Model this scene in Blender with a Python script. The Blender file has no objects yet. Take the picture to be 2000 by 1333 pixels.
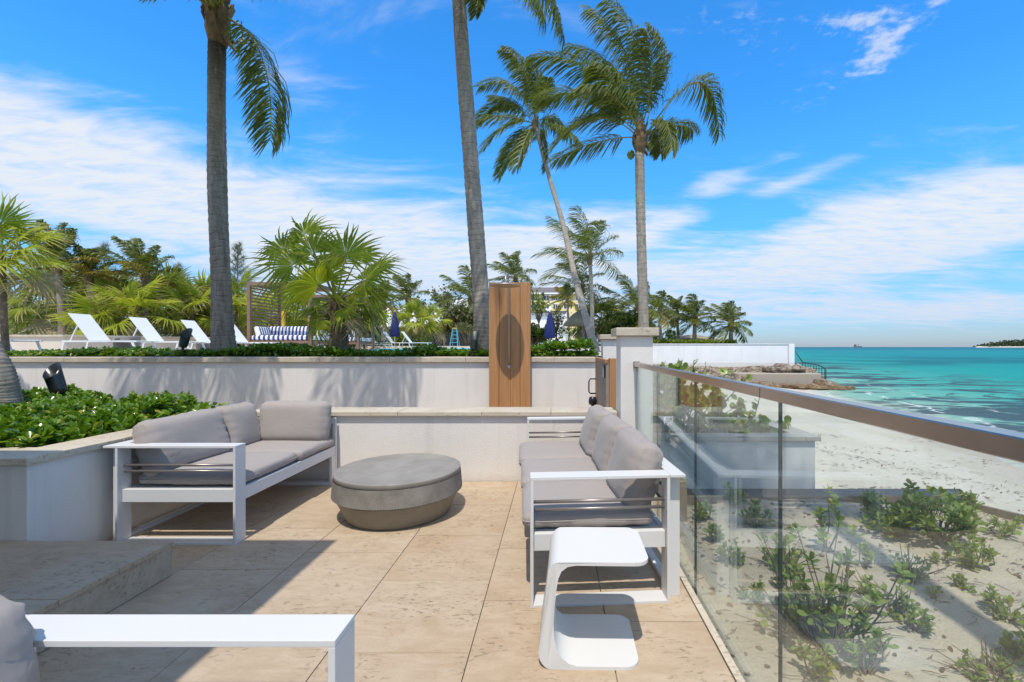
import bpy, bmesh, math, random
import numpy as np
from mathutils import Vector, Matrix
random.seed(7); np.random.seed(7)
RNG = np.random.RandomState(11)
C = bpy.context.scene.collection
SC = bpy.context.scene
R = math.radians
# ------------------------------------------------------------------ camera
EYE = 1.3; F = 889.0; PX = 1085.0; PY = 678.0
cam = bpy.data.cameras.new('camera'); camo = bpy.data.objects.new('camera', cam); C.objects.link(camo)
camo.location = (0, 0, EYE); camo.rotation_euler = (R(90), 0, 0)
cam.sensor_width = 36; cam.lens = 36 * F / 2000; cam.shift_x = -85 / 2000; cam.shift_y = 11.5 / 2000
cam.clip_start = .05; cam.clip_end = 30000
SC.camera = camo
SC.view_settings.view_transform = 'Standard'; SC.view_settings.look = 'None'
SC.view_settings.exposure = .08; SC.view_settings.gamma = 1
SC.cycles.max_bounces = 8; SC.cycles.transparent_max_bounces = 24
SC.cycles.sample_clamp_indirect = 8

def W(px, py, Y):
    return Vector(((px - PX) / F * Y, Y, EYE - (py - PY) / F * Y))

# ------------------------------------------------------------------ node helpers
class NT:
    def __init__(s, tree): s.t = tree; s.n = tree.nodes; s.l = tree.links
    def node(s, typ, **kw):
        n = s.n.new(typ)
        for k, v in kw.items(): setattr(n, k, v)
        return n
    def set(s, sock, v):
        if isinstance(v, bpy.types.NodeSocket): s.l.new(v, sock)
        elif isinstance(v, (tuple, list)):
            sock.default_value = tuple(v) + ((1,) if len(v) == 3 and len(sock.default_value) == 4 else ())
        else: sock.default_value = v
    def math(s, op, a, b=None, c=None, clamp=False):
        n = s.node('ShaderNodeMath', operation=op, use_clamp=clamp)
        s.set(n.inputs[0], a)
        if b is not None: s.set(n.inputs[1], b)
        if c is not None: s.set(n.inputs[2], c)
        return n.outputs[0]
    def vmath(s, op, a, b=None, scale=None):
        n = s.node('ShaderNodeVectorMath', operation=op)
        s.set(n.inputs[0], a)
        if b is not None: s.set(n.inputs[1], b)
        if scale is not None: s.set(n.inputs[3], scale)
        return n.outputs[0]
    def mix(s, f, a, b, blend='MIX'):
        n = s.node('ShaderNodeMix', data_type='RGBA', blend_type=blend)
        s.set(n.inputs[0], f); s.set(n.inputs[6], a); s.set(n.inputs[7], b)
        return n.outputs[2]
    def noise(s, vec, scale, detail=4, rough=.55, dist=0.0, col=False):
        n = s.node('ShaderNodeTexNoise')
        if vec is not None: s.l.new(vec, n.inputs['Vector'])
        n.inputs['Scale'].default_value = scale; n.inputs['Detail'].default_value = detail
        n.inputs['Roughness'].default_value = rough; n.inputs['Distortion'].default_value = dist
        return n.outputs[1 if col else 0]
    def voro(s, vec, scale, feature='F1', out='Distance'):
        n = s.node('ShaderNodeTexVoronoi', feature=feature)
        s.l.new(vec, n.inputs['Vector']); n.inputs['Scale'].default_value = scale
        return n.outputs[out]
    def ramp(s, f, stops, interp='LINEAR'):
        n = s.node('ShaderNodeValToRGB'); cr = n.color_ramp; cr.interpolation = interp
        s.l.new(f, n.inputs[0])
        while len(cr.elements) < len(stops): cr.elements.new(.5)
        for e, (p, c) in zip(cr.elements, stops):
            e.position = p
            e.color = (c, c, c, 1) if isinstance(c, (int, float)) else (*c, 1)
        return n.outputs[0]
    def smooth(s, x, a, b, lo=0., hi=1.):
        n = s.node('ShaderNodeMapRange', interpolation_type='SMOOTHSTEP')
        s.set(n.inputs[0], x)
        for i, v in enumerate((a, b, lo, hi)): n.inputs[i + 1].default_value = v
        return n.outputs[0]
    def mapping(s, vec, scale=(1, 1, 1), rot=(0, 0, 0), loc=(0, 0, 0)):
        n = s.node('ShaderNodeMapping')
        s.l.new(vec, n.inputs[0]); n.inputs[1].default_value = loc; n.inputs[2].default_value = rot; n.inputs[3].default_value = scale
        return n.outputs[0]
    def bump(s, h, strength=.3, dist=.01, normal=None):
        n = s.node('ShaderNodeBump'); n.inputs['Strength'].default_value = strength; n.inputs['Distance'].default_value = dist
        s.l.new(h, n.inputs['Height'])
        if normal is not None: s.l.new(normal, n.inputs['Normal'])
        return n.outputs[0]

# ------------------------------------------------------------------ world
SUN = Vector((-.03, -.44, 1)).normalized()          # towards the sun
world = bpy.data.worlds.new('World'); SC.world = world; world.use_nodes = True
w = NT(world.node_tree); w.n.clear()
sky = w.node('ShaderNodeTexSky', sky_type='NISHITA')
sky.sun_disc = False; sky.sun_elevation = math.asin(SUN.z)
sky.sun_rotation = math.atan2(SUN.x, SUN.y)
sky.air_density = 1.0; sky.dust_density = .3; sky.ozone_density = 3.0; sky.altitude = 0
gen = w.node('ShaderNodeTexCoord').outputs['Generated']
sep = w.node('ShaderNodeSeparateXYZ'); w.l.new(gen, sep.inputs[0])
X_, Y_, Z_ = sep.outputs
az = w.math('ARCTAN2', X_, Y_); el = w.math('ARCSINE', Z_)
# plane-projected coordinates for the cloud layer
zz = w.math('ADD', w.math('MAXIMUM', Z_, 0.0), .10)
cu = w.math('DIVIDE', X_, zz); cv = w.math('DIVIDE', Y_, zz)
cmb = w.node('ShaderNodeCombineXYZ'); w.l.new(cu, cmb.inputs[0]); w.l.new(cv, cmb.inputs[1])
P = cmb.outputs[0]
streak = w.noise(w.mapping(P, (1.0, 2.2, 1), (0, 0, R(14))), 1.5, 9, .62, .5)
fine = w.noise(w.mapping(P, (1.2, 3.0, 1), (0, 0, R(14)), (3, 7, 0)), 4.5, 8, .62, .6)
mott = w.noise(w.mapping(P, (1, 1, 1), (0, 0, R(30)), (9, 2, 0)), 26, 4, .6, .4)
def blob(px, py, sx, sy, tilt=0, amp=1.0):
    t = (px - PX) / F; a0 = math.atan(t); e0 = math.atan((PY - py) / F * math.cos(a0))
    kx = sx / F * math.cos(a0) ** 2; ky = sy / F * math.cos(a0)
    dx = w.math('SUBTRACT', az, a0); dy = w.math('SUBTRACT', el, e0)
    c, s_ = math.cos(tilt), math.sin(tilt)
    u = w.math('DIVIDE', w.math('ADD', w.math('MULTIPLY', dx, c), w.math('MULTIPLY', dy, s_)), kx)
    v = w.math('DIVIDE', w.math('SUBTRACT', w.math('MULTIPLY', dy, c), w.math('MULTIPLY', dx, s_)), ky)
    d = w.math('ADD', w.math('MULTIPLY', u, u), w.math('MULTIPLY', v, v))
    return w.math('MULTIPLY', w.math('EXPONENT', w.math('MULTIPLY', d, -1)), amp)
def addall(L):
    r = L[0]
    for x in L[1:]: r = w.math('ADD', r, x)
    return r
B = addall([blob(150, 330, 360, 75, -.05, 1.0), blob(420, 430, 460, 100, -.22, 1.05), blob(850, 480, 360, 100, -.1, 1.0),
            blob(60, 200, 200, 120, 0, .35), blob(560, 150, 150, 70, -.3, .42), blob(1750, 440, 300, 75, .12, 1.15),
            blob(1950, 400, 200, 60, .1, .7), blob(1600, 520, 420, 60, .05, .75), blob(1180, 440, 200, 40, .2, .5),
            blob(1560, 350, 120, 16, .25, .6), blob(1390, 365, 60, 18, 0, .5), blob(1560, 285, 140, 22, .2, .35),
            blob(1290, 440, 90, 22, .3, .6), blob(1400, 610, 500, 30, 0, .65), blob(1150, 540, 260, 60, 0, .5), w.math('MULTIPLY', w.smooth(el, .55, .8), .55), w.math('MULTIPLY', w.smooth(Y_, .2, -.3), .55), blob(1850, 610, 260, 30, 0, .7), blob(300, 600, 600, 60, 0, .5)])  # also unseen cloud overhead and behind the camera, added to whiten ambient light
m1 = w.smooth(w.math('ADD', w.math('MULTIPLY', streak, 1.3), w.math('MULTIPLY', B, .62)), .74, 1.34)
m1 = w.math('MULTIPLY', m1, w.smooth(fine, .18, .62, .55, 1.0))
Bm = addall([blob(1675, 45, 75, 20, -.25, .9), blob(1800, 32, 85, 17, .35, .9), blob(1722, 100, 42, 48, 0, .85), blob(1640, 158, 120, 28, .2, .6), blob(1540, 75, 190, 60, .0, .45), blob(1350, 30, 200, 40, 0, .35)])
m2 = w.smooth(w.math('ADD', w.math('MULTIPLY', mott, .7), w.math('ADD', w.math('MULTIPLY', fine, .7), w.math('MULTIPLY', Bm, .26))), .84, 1.16)
m2 = w.math('MULTIPLY', m2, w.math('MULTIPLY', w.math('MINIMUM', w.math('MULTIPLY', Bm, 1.3), 1.0), .62))
mask = w.math('MAXIMUM', m1, m2)
mask = w.math('MULTIPLY', mask, w.smooth(el, -.01, .05, .55, .93))
hs = w.node('ShaderNodeHueSaturation'); w.l.new(sky.outputs[0], hs.inputs['Color'])
hs.inputs['Saturation'].default_value = 1.30; hs.inputs['Hue'].default_value = .497; hs.inputs['Value'].default_value = 1.0
SKY_K = .105
bg1 = w.node('ShaderNodeBackground'); bg1.inputs[1].default_value = SKY_K
gain = w.ramp(w.math('DIVIDE', el, 1.571), [(0., (.47, .60, 1.0)), (.04, (.52, .72, 1.0)), (.12, (.60, .90, 1.0)), (.30, (.50, .85, 1.0)), (1., (.50, .85, 1.0))])
gk = w.smooth(el, -.02, .42, 1.32, 2.72)
tint = w.vmath('SCALE', w.mix(1.0, hs.outputs[0], gain, 'MULTIPLY'), None, gk)
w.l.new(tint, bg1.inputs[0])
bg2 = w.node('ShaderNodeBackground'); bg2.inputs[1].default_value = .87
cc = w.mix(w.smooth(el, .02, .25), (.74, .82, .98), (.93, .96, 1.0)); w.l.new(cc, bg2.inputs[0])
ms = w.node('ShaderNodeMixShader'); w.l.new(mask, ms.inputs[0]); w.l.new(bg1.outputs[0], ms.inputs[1]); w.l.new(bg2.outputs[0], ms.inputs[2])
wo = w.node('ShaderNodeOutputWorld'); w.l.new(ms.outputs[0], wo.inputs[0])
# ------------------------------------------------------------------ sun
sl = bpy.data.lights.new('sun', 'SUN'); sl.energy = 3.85; sl.angle = R(.55); sl.color = (1, .95, .87)
so = bpy.data.objects.new('sun', sl); C.objects.link(so)
so.rotation_euler = (-SUN).to_track_quat('-Z', 'Y').to_euler(); so.location = (0, -10, 20)

# ------------------------------------------------------------------ materials
MATS = {}
def mat(name):
    m = bpy.data.materials.new(name); m.use_nodes = True
    t = NT(m.node_tree); b = t.n['Principled BSDF']; MATS[name] = m
    return m, t, b
def oc(t): return t.node('ShaderNodeTexCoord').outputs['Object']
def geo(t): return t.node('ShaderNodeNewGeometry').outputs['Position']
def orand(t): return t.node('ShaderNodeObjectInfo').outputs['Random']

def m_simple(name, col, rough=.6, var=.08, scale=6, bumps=0.0, bscale=60, metal=0, spec=.5):
    m, t, b = mat(name); p = geo(t)
    n = t.noise(p, scale, 5)
    dark = tuple(c * (1 - var * 2) for c in col); lite = tuple(min(1, c * (1 + var)) for c in col)
    t.set(b.inputs['Base Color'], t.mix(n, dark, lite))
    b.inputs['Roughness'].default_value = rough; b.inputs['Metallic'].default_value = metal
    b.inputs['Specular IOR Level'].default_value = spec
    if bumps: t.set(b.inputs['Normal'], t.bump(t.noise(p, bscale, 4), bumps, .004))
    return m

def m_travertine(name, base, alt, stain, pit=1.0, rough=.55):
    m, t, b = mat(name); p = geo(t); r = orand(t)
    off = t.node('ShaderNodeCombineXYZ'); t.l.new(t.math('MULTIPLY', r, 37.), off.inputs[0]); t.l.new(t.math('MULTIPLY', r, 91.), off.inputs[1])
    q = t.vmath('ADD', p, off.outputs[0])
    big = t.noise(q, 1.6, 5, .6, .6); mid = t.noise(t.mapping(q, (1, 2.6, 2.6)), 5, 6, .65, .8); fine = t.noise(q, 90, 3, .6)
    col = t.mix(t.smooth(mid, .3, .7), base, alt)
    col = t.mix(t.math('MULTIPLY', t.smooth(big, .48, .75), .55), col, stain)
    col = t.mix(t.math('MULTIPLY', t.math('SUBTRACT', r, .35), .35, clamp=True), col, stain)
    col = t.mix(t.math('MULTIPLY', t.smooth(fine, .3, .8), .18), col, (.25, .19, .12))
    pn = t.noise(t.mapping(q, (26, 60, 60)), 1.0, 3, .55, .4)
    area = t.smooth(t.noise(q, 3.3, 3), .38, .68, .02, 1.0)
    pits = t.math('MULTIPLY', t.smooth(pn, .565, .63), area)
    col = t.mix(t.math('MULTIPLY', pits, .62 * pit), col, (.16, .11, .065))
    veins = t.math('MULTIPLY', t.smooth(t.noise(t.mapping(q, (3, 22, 22)), 1, 5, .6, 1.2), .60, .72), .25)
    col = t.mix(veins, col, (.33, .22, .13))
    t.set(b.inputs['Base Color'], col); b.inputs['Roughness'].default_value = rough
    b.inputs['Specular IOR Level'].default_value = .35
    h = t.math('SUBTRACT', t.math('MULTIPLY', fine, .15), pits)
    t.set(b.inputs['Normal'], t.bump(h, .5, .003))
    return m
m_travertine('travertine', (.44, .335, .225), (.53, .42, .30), (.385, .25, .14))
m_travertine('coping', (.55, .46, .34), (.62, .54, .42), (.40, .31, .22), .8)
m_travertine('coping_grey', (.38, .35, .30), (.46, .43, .38), (.28, .25, .20), 1.0)

def m_stucco(name, col, bs=.35, sc=70, stain=.0):
    m, t, b = mat(name); p = geo(t)
    a = t.noise(p, 1.3, 4); c = t.noise(p, 14, 5)
    col2 = t.mix(t.math('MULTIPLY', t.smooth(a, .35, .75), .35), col, tuple(x * .84 for x in col))
    col2 = t.mix(t.math('MULTIPLY', t.smooth(c, .5, .8), .15), col2, tuple(x * .8 for x in col))
    sz = t.node('ShaderNodeSeparateXYZ'); t.l.new(p, sz.inputs[0])
    gr = t.math('MULTIPLY', t.smooth(t.math('ADD', sz.outputs[2], t.math('MULTIPLY', c, .10)), .04, .15, 1., 0.), .35)
    col2 = t.mix(gr, col2, (.50, .40, .29))
    if stain:
        drip = t.noise(t.mapping(p, (6, 6, .5)), 1, 5, .6)
        col2 = t.mix(t.math('MULTIPLY', t.smooth(drip, .5, .75), stain), col2, (.30, .27, .23))
    t.set(b.inputs['Base Color'], col2); b.inputs['Roughness'].default_value = .85; b.inputs['Specular IOR Level'].default_value = .2
    v = t.noise(t.mapping(p, (1, 1, 1.5)), sc, 3, .55, .5)
    t.set(b.inputs['Normal'], t.bump(t.smooth(v, .3, .75), bs, .004))
    return m
m_stucco('stucco', (.77, .715, .65), .28, 75, .16)
m_stucco('stucco_white', (.82, .81, .80), .2, 30, .10)
m_stucco('beige_wall', (.66, .57, .47), .2, 30)
m_stucco('old_concrete', (.32, .28, .23), .8, 12, .8)
m_simple('white_paint', (.65, .635, .615), .38, .012, 3)
m_simple('table_white', (.66, .645, .62), .42, .01, 3)
m_simple('lounger_white', (.80, .80, .80), .5, .02, 3)
m_simple('sling', (.74, .75, .76), .8, .04, 8, .2, 400)
m_simple('steel', (.44, .36, .30), .22, .1, 20, 0, 10, 1.0)
m_simple('chrome', (.55, .55, .56), .18, .05, 20, 0, 10, 1.0)
m_simple('tube', (.30, .26, .24), .35, .1, 20, 0, 10, .6)
m_simple('brushed', (.50, .46, .41), .42, .1, 20, 0, 10, .75)
m_simple('black_metal', (.018, .02, .022), .22, .1, 9)
m_simple('dark_green_metal', (.03, .05, .045), .35, .2, 9)
m_simple('cabana_wood', (.25, .145, .10), .55, .15, 9, .2, 40)
m_simple('navy', (.010, .020, .13), .75, .2, 14, .2, 60)
m_simple('soil', (.09, .065, .045), .95, .3, 9, .8, 30)
m_simple('grey_plastic', (.25, .23, .215), .6, .08, 9)
m_simple('deck', (.55, .50, .43), .8, .1, 3, .2, 30)
m_simple('ladder_blue', (.12, .36, .46), .5, .1, 9)
m_simple('yellow_plastic', (.80, .50, .05), .5, .1, 9)
m_simple('thatch', (.33, .27, .18), .95, .35, 6, .8, 60)
m_simple('roof_white', (.85, .84, .82), .7, .03, 5)
m_simple('building_yellow', (.80, .64, .30), .8, .04, 1)
m_simple('building_ochre', (.55, .45, .22), .8, .04, 1)
m_simple('roof_grey', (.17, .14, .14), .8, .2, 3)
m_simple('grey_wood', (.36, .30, .25), .8, .2, 12, .3, 60)
m_simple('window_glass', (.05, .07, .10), .1, .3, 2)
m_simple('dark_wall', (.05, .06, .055), .8, .3, 3)
m_simple('rust_bark', (.22, .12, .07), .9, .3, 8, .6, 40)
m_simple('twig', (.22, .17, .12), .9, .3, 20)
m_simple('dry_leaf', (.20, .13, .08), .9, .4, 30)
m_simple('stem_green', (.20, .22, .08), .7, .2, 20)
m_simple('coconut_husk', (.16, .20, .03), .6, .3, 20)
m_simple('boot', (.25, .165, .085), .95, .45, 14, .9, 60)
m_simple('house_plaster', (.72, .70, .67), .9, .05, 3)
m_simple('joint', (.36, .27, .18), .95, .1, 8)

def m_wood():
    m, t, b = mat('teak'); p = geo(t); r = orand(t)
    off = t.node('ShaderNodeCombineXYZ'); t.l.new(t.math('MULTIPLY', r, 9.), off.inputs[0])
    q = t.vmath('ADD', p, off.outputs[0])
    g = t.noise(t.mapping(q, (26, 26, 1.1)), 1, 6, .6, 1.0); g2 = t.noise(t.mapping(q, (110, 110, 3)), 1, 3, .6)
    col = t.ramp(g, [(.25, (.33, .15, .052)), (.5, (.46, .225, .085)), (.75, (.54, .285, .12))])
    col = t.mix(t.math('MULTIPLY', g2, .3), col, (.28, .12, .045))
    col = t.mix(t.math('MULTIPLY', r, .25), col, (.36, .17, .07))
    t.set(b.inputs['Base Color'], col); b.inputs['Roughness'].default_value = .5
    t.set(b.inputs['Normal'], t.bump(g2, .2, .002))
m_wood()
def m_fabric(name, col, weave=900):
    m, t, b = mat(name); p = oc(t); q = geo(t)
    wv = t.noise(q, weave, 2); fold = t.noise(q, 9, 4, .5, .8)
    c = t.mix(t.smooth(wv, .3, .7), tuple(x * .90 for x in col), col)
    c = t.mix(t.math('MULTIPLY', t.smooth(fold, .35, .7), .12), c, tuple(x * .82 for x in col))
    t.set(b.inputs['Base Color'], c); b.inputs['Roughness'].default_value = .9; b.inputs['Specular IOR Level'].default_value = .15
    b.inputs['Sheen Weight'].default_value = .15
    wr = t.noise(t.mapping(q, (1.0, 1.0, 1.0)), 6.5, 3, .5, 2.2)
    n1 = t.bump(t.smooth(t.math('ABSOLUTE', t.math('SUBTRACT', wr, .5)), 0., .12), .10, .006)
    t.set(b.inputs['Normal'], t.bump(wv, .12, .0015, n1))
m_fabric('taupe_fabric', (.36, .315, .285))
def m_stripe():
    m, t, b = mat('striped_fabric'); u = t.node('ShaderNodeAttribute', attribute_name='s').outputs['Fac']
    s = t.math('GREATER_THAN', t.math('FRACT', u), .5)
    t.set(b.inputs['Base Color'], t.mix(s, (.80, .80, .79), (.05, .06, .20))); b.inputs['Roughness'].default_value = .9
m_stripe()
def m_concrete():
    m, t, b = mat('table_concrete'); p = geo(t)
    a = t.noise(p, 4.5, 6, .6, .6); c = t.noise(p, 40, 4)
    col = t.ramp(a, [(.3, (.22, .20, .17)), (.55, (.28, .255, .22)), (.75, (.33, .305, .265))])
    col = t.mix(t.math('MULTIPLY', c, .2), col, (.22, .20, .17))
    t.set(b.inputs['Base Color'], col); b.inputs['Roughness'].default_value = .62
    t.set(b.inputs['Normal'], t.bump(c, .15, .002))
    m, t, b = mat('table_concrete_base'); p = geo(t)
    a = t.noise(p, 5, 6, .6, .6)
    t.set(b.inputs['Base Color'], t.ramp(a, [(.3, (.185, .16, .12)), (.7, (.27, .24, .185))])); b.inputs['Roughness'].default_value = .65
    t.set(b.inputs['Normal'], t.bump(t.noise(p, 50, 3), .15, .002))
m_concrete()

def m_leaf(name, c1, c2, tip=None, tr=.35, rough=.4, spec=.4, dead=None, tipr=(.55, .95)):
    """leaf blade: colour varies leaf by leaf (attribute rnd), towards the tip (attribute tip) it dries out"""
    m, t, b = mat(name)
    rnd = t.node('ShaderNodeAttribute', attribute_name='rnd').outputs['Fac']
    col = t.mix(rnd, c1, c2)
    if tip:
        tp = t.node('ShaderNodeAttribute', attribute_name='tip').outputs['Fac']
        col = t.mix(t.math('MULTIPLY', t.smooth(tp, *tipr), t.smooth(rnd, .0, .8, .5, 1.)), col, tip)
    if dead: col = t.mix(t.smooth(rnd, .93, .96), col, dead)
    t.set(b.inputs['Base Color'], col); b.inputs['Roughness'].default_value = rough; b.inputs['Specular IOR Level'].default_value = spec
    trn = t.node('ShaderNodeBsdfTranslucent'); t.l.new(t.mix(1.0, col, (1.25, 1.35, .55), 'MULTIPLY'), trn.inputs[0])
    mx = t.node('ShaderNodeMixShader'); mx.inputs[0].default_value = tr
    t.l.new(b.outputs[0], mx.inputs[1]); t.l.new(trn.outputs[0], mx.inputs[2])
    t.l.new(mx.outputs[0], t.n['Material Output'].inputs[0])
    return m
m_leaf('coco_leaf', (.07, .10, .016), (.21, .225, .045), (.28, .21, .08), .40, .4, .35, None, (.8, 1.1))
m_leaf('coco_leaf_yellow', (.16, .15, .02), (.34, .26, .03), (.35, .25, .08), .45, .4)
m_leaf('fan_leaf', (.21, .27, .022), (.42, .44, .045), (.42, .30, .14), .42, .5, .2, None, (.68, .95))
m_leaf('fan_leaf_dark', (.13, .18, .02), (.29, .31, .04), (.36, .28, .16), .38, .5, .2, None, (.62, .92))
m_leaf('fan_leaf_dry', (.30, .23, .12), (.40, .33, .20), None, .2, .8)
m_leaf('ground_leaf', (.07, .16, .010), (.20, .32, .025), None, .28, .25, .6, (.35, .30, .03))
m_leaf('shrub_leaf', (.035, .065, .014), (.12, .16, .03), None, .3, .35, .5)
m_leaf('shrub_leaf_olive', (.09, .10, .035), (.22, .21, .09), None, .3, .45, .5)
m_leaf('hedge_leaf', (.10, .16, .012), (.26, .30, .03), None, .35, .4)
m_leaf('needle_leaf', (.09, .12, .09), (.17, .20, .14), None, .3, .6)
m_leaf('grape_leaf', (.13, .20, .03), (.30, .35, .06), None, .28, .35, .4, (.30, .13, .04))
m_leaf('dune_leaf', (.13, .20, .03), (.30, .36, .08), None, .35, .4, .5, (.38, .34, .05))
m_leaf('far_leaf', (.05, .07, .035), (.10, .12, .06), None, .2, .6)
m_leaf('rachis', (.24, .24, .03), (.34, .30, .05), None, .1, .5)

def m_trunk(name, c1, c2, c3, ring=13.0, dark_span=None):
    m, t, b = mat(name); p = geo(t)
    s = t.node('ShaderNodeAttribute', attribute_name='s').outputs['Fac']   # metres along the trunk
    v = t.noise(t.mapping(p, (14, 14, 3)), 1, 6, .65, .5); f = t.noise(t.mapping(p, (30, 30, 70)), 1, 4, .6)
    wob = t.math('ADD', s, t.math('MULTIPLY', t.noise(p, 5, 3), .11))
    fr = t.math('FRACT', t.math('MULTIPLY', wob, ring))
    line = t.math('SUBTRACT', 1.0, t.smooth(fr, .0, .22))
    col = t.ramp(v, [(.28, c1), (.5, c2), (.72, c3)])
    col = t.mix(t.math('MULTIPLY', f, .35), col, tuple(x * .55 for x in c2))
    col = t.mix(t.math('MULTIPLY', t.math('MULTIPLY', line, t.smooth(t.noise(p, 12, 3), .35, .65, .35, 1.)), .72), col, tuple(x * .4 for x in c1))
    if dark_span:
        bz_ = t.math('MULTIPLY', t.smooth(t.math('ADD', s, t.math('MULTIPLY', v, .9)), *dark_span), .82); col = t.mix(bz_, col, (.022, .017, .014))  # darker colour along the upper trunk
    pale_ring = t.math('MULTIPLY', t.math('MULTIPLY', t.smooth(fr, .75, .95), t.smooth(t.noise(p, 9, 3), .4, .65)), .30)  # paler broken line on each trunk ring
    col = t.mix(pale_ring, col, tuple(min(1, x * 1.3) for x in c3))
    t.set(b.inputs['Base Color'], col); b.inputs['Roughness'].default_value = .9; b.inputs['Specular IOR Level'].default_value = .15
    h = t.math('ADD', t.math('MULTIPLY', f, .6), t.math('MULTIPLY', fr, .8))
    t.set(b.inputs['Normal'], t.bump(h, .6, .008))
m_trunk('coco_trunk', (.20, .165, .13), (.36, .30, .24), (.50, .44, .36))
m_trunk('coco_trunk_dark', (.16, .125, .095), (.31, .25, .20), (.46, .39, .32), 13., (3.9, 5.2))
m_trunk('fan_trunk', (.07, .05, .035), (.15, .12, .085), (.25, .20, .15), 14)

def m_glass(name='railing_glass'):
    m, t, b = mat(name); t.n.remove(b)
    gg = t.node('ShaderNodeNewGeometry')
    dt = t.node('ShaderNodeVectorMath', operation='DOT_PRODUCT'); t.l.new(gg.outputs['Normal'], dt.inputs[0]); t.l.new(gg.outputs['Incoming'], dt.inputs[1])
    om = t.math('SUBTRACT', 1.0, t.math('ABSOLUTE', dt.outputs['Value']), clamp=True)
    frv = t.math('ADD', .058, t.math('MULTIPLY', t.math('POWER', om, 4.6), .95))
    tr = t.node('ShaderNodeBsdfTransparent'); gl = t.node('ShaderNodeBsdfGlossy'); gl.inputs['Roughness'].default_value = .0
    dirt = t.noise(t.mapping(geo(t), (1, 1, .35)), 3, 5, .6)
    tr.inputs[0].default_value = (.905, .945, .93, 1)
    gl.inputs[0].default_value = (.95, 1, 1, 1)
    mx = t.node('ShaderNodeMixShader'); t.l.new(frv, mx.inputs[0])
    t.l.new(tr.outputs[0], mx.inputs[1]); t.l.new(gl.outputs[0], mx.inputs[2])
    df = t.node('ShaderNodeBsdfDiffuse'); df.inputs[0].default_value = (.6, .66, .64, 1)   # salt film
    m2 = t.node('ShaderNodeMixShader'); t.l.new(t.smooth(dirt, .3, .8, .015, .055), m2.inputs[0])
    t.l.new(mx.outputs[0], m2.inputs[1]); t.l.new(df.outputs[0], m2.inputs[2])
    t.l.new(m2.outputs[0], t.n['Material Output'].inputs[0])
m_glass()
m_simple('glass_edge', (.02, .06, .055), .15, .1, 5)

def m_sand(name, light, dark, wrack=.5):
    m, t, b = mat(name); p = geo(t)
    a = t.noise(p, .6, 5, .6); c = t.noise(p, 7, 5, .6); g = t.noise(p, 220, 2)
    col = t.mix(t.smooth(a, .35, .7), light, dark)
    col = t.mix(t.math('MULTIPLY', t.smooth(c, .45, .8), .25), col, tuple(x * .7 for x in dark))
    col = t.mix(t.math('MULTIPLY', g, .25), col, tuple(x * .6 for x in dark))
    deb = t.noise(t.mapping(p, (1, 3.2, 1), (0, 0, R(-12))), 5.5, 6, .7, 1.4)
    reg = t.smooth(t.noise(p, .8, 3), .40, .60)
    col = t.mix(t.math('MULTIPLY', t.math('MULTIPLY', t.smooth(deb, .60, .66), reg), wrack), col, (.16, .10, .06))
    sp = t.node('ShaderNodeSeparateXYZ'); t.l.new(p, sp.inputs[0])
    wet = t.smooth(t.math('ADD', sp.outputs[2], t.math('MULTIPLY', a, .12)), -1.66, -1.40, 1., 0.)
    col = t.mix(t.math('MULTIPLY', wet, .6), col, (.42, .33, .27))
    t.set(b.inputs['Base Color'], col); b.inputs['Roughness'].default_value = .92; b.inputs['Specular IOR Level'].default_value = .15
    h = t.math('ADD', t.math('MULTIPLY', t.noise(p, 5, 4, .6, .5), 1.0), t.math('MULTIPLY', t.noise(p, 40, 3), .25))
    t.set(b.inputs['Normal'], t.bump(h, .8, .05))
m_sand('beach_sand', (.66, .59, .49), (.57, .50, .40), .5)
m_sand('garden_sand', (.50, .42, .32), (.40, .33, .245), .35)

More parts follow.
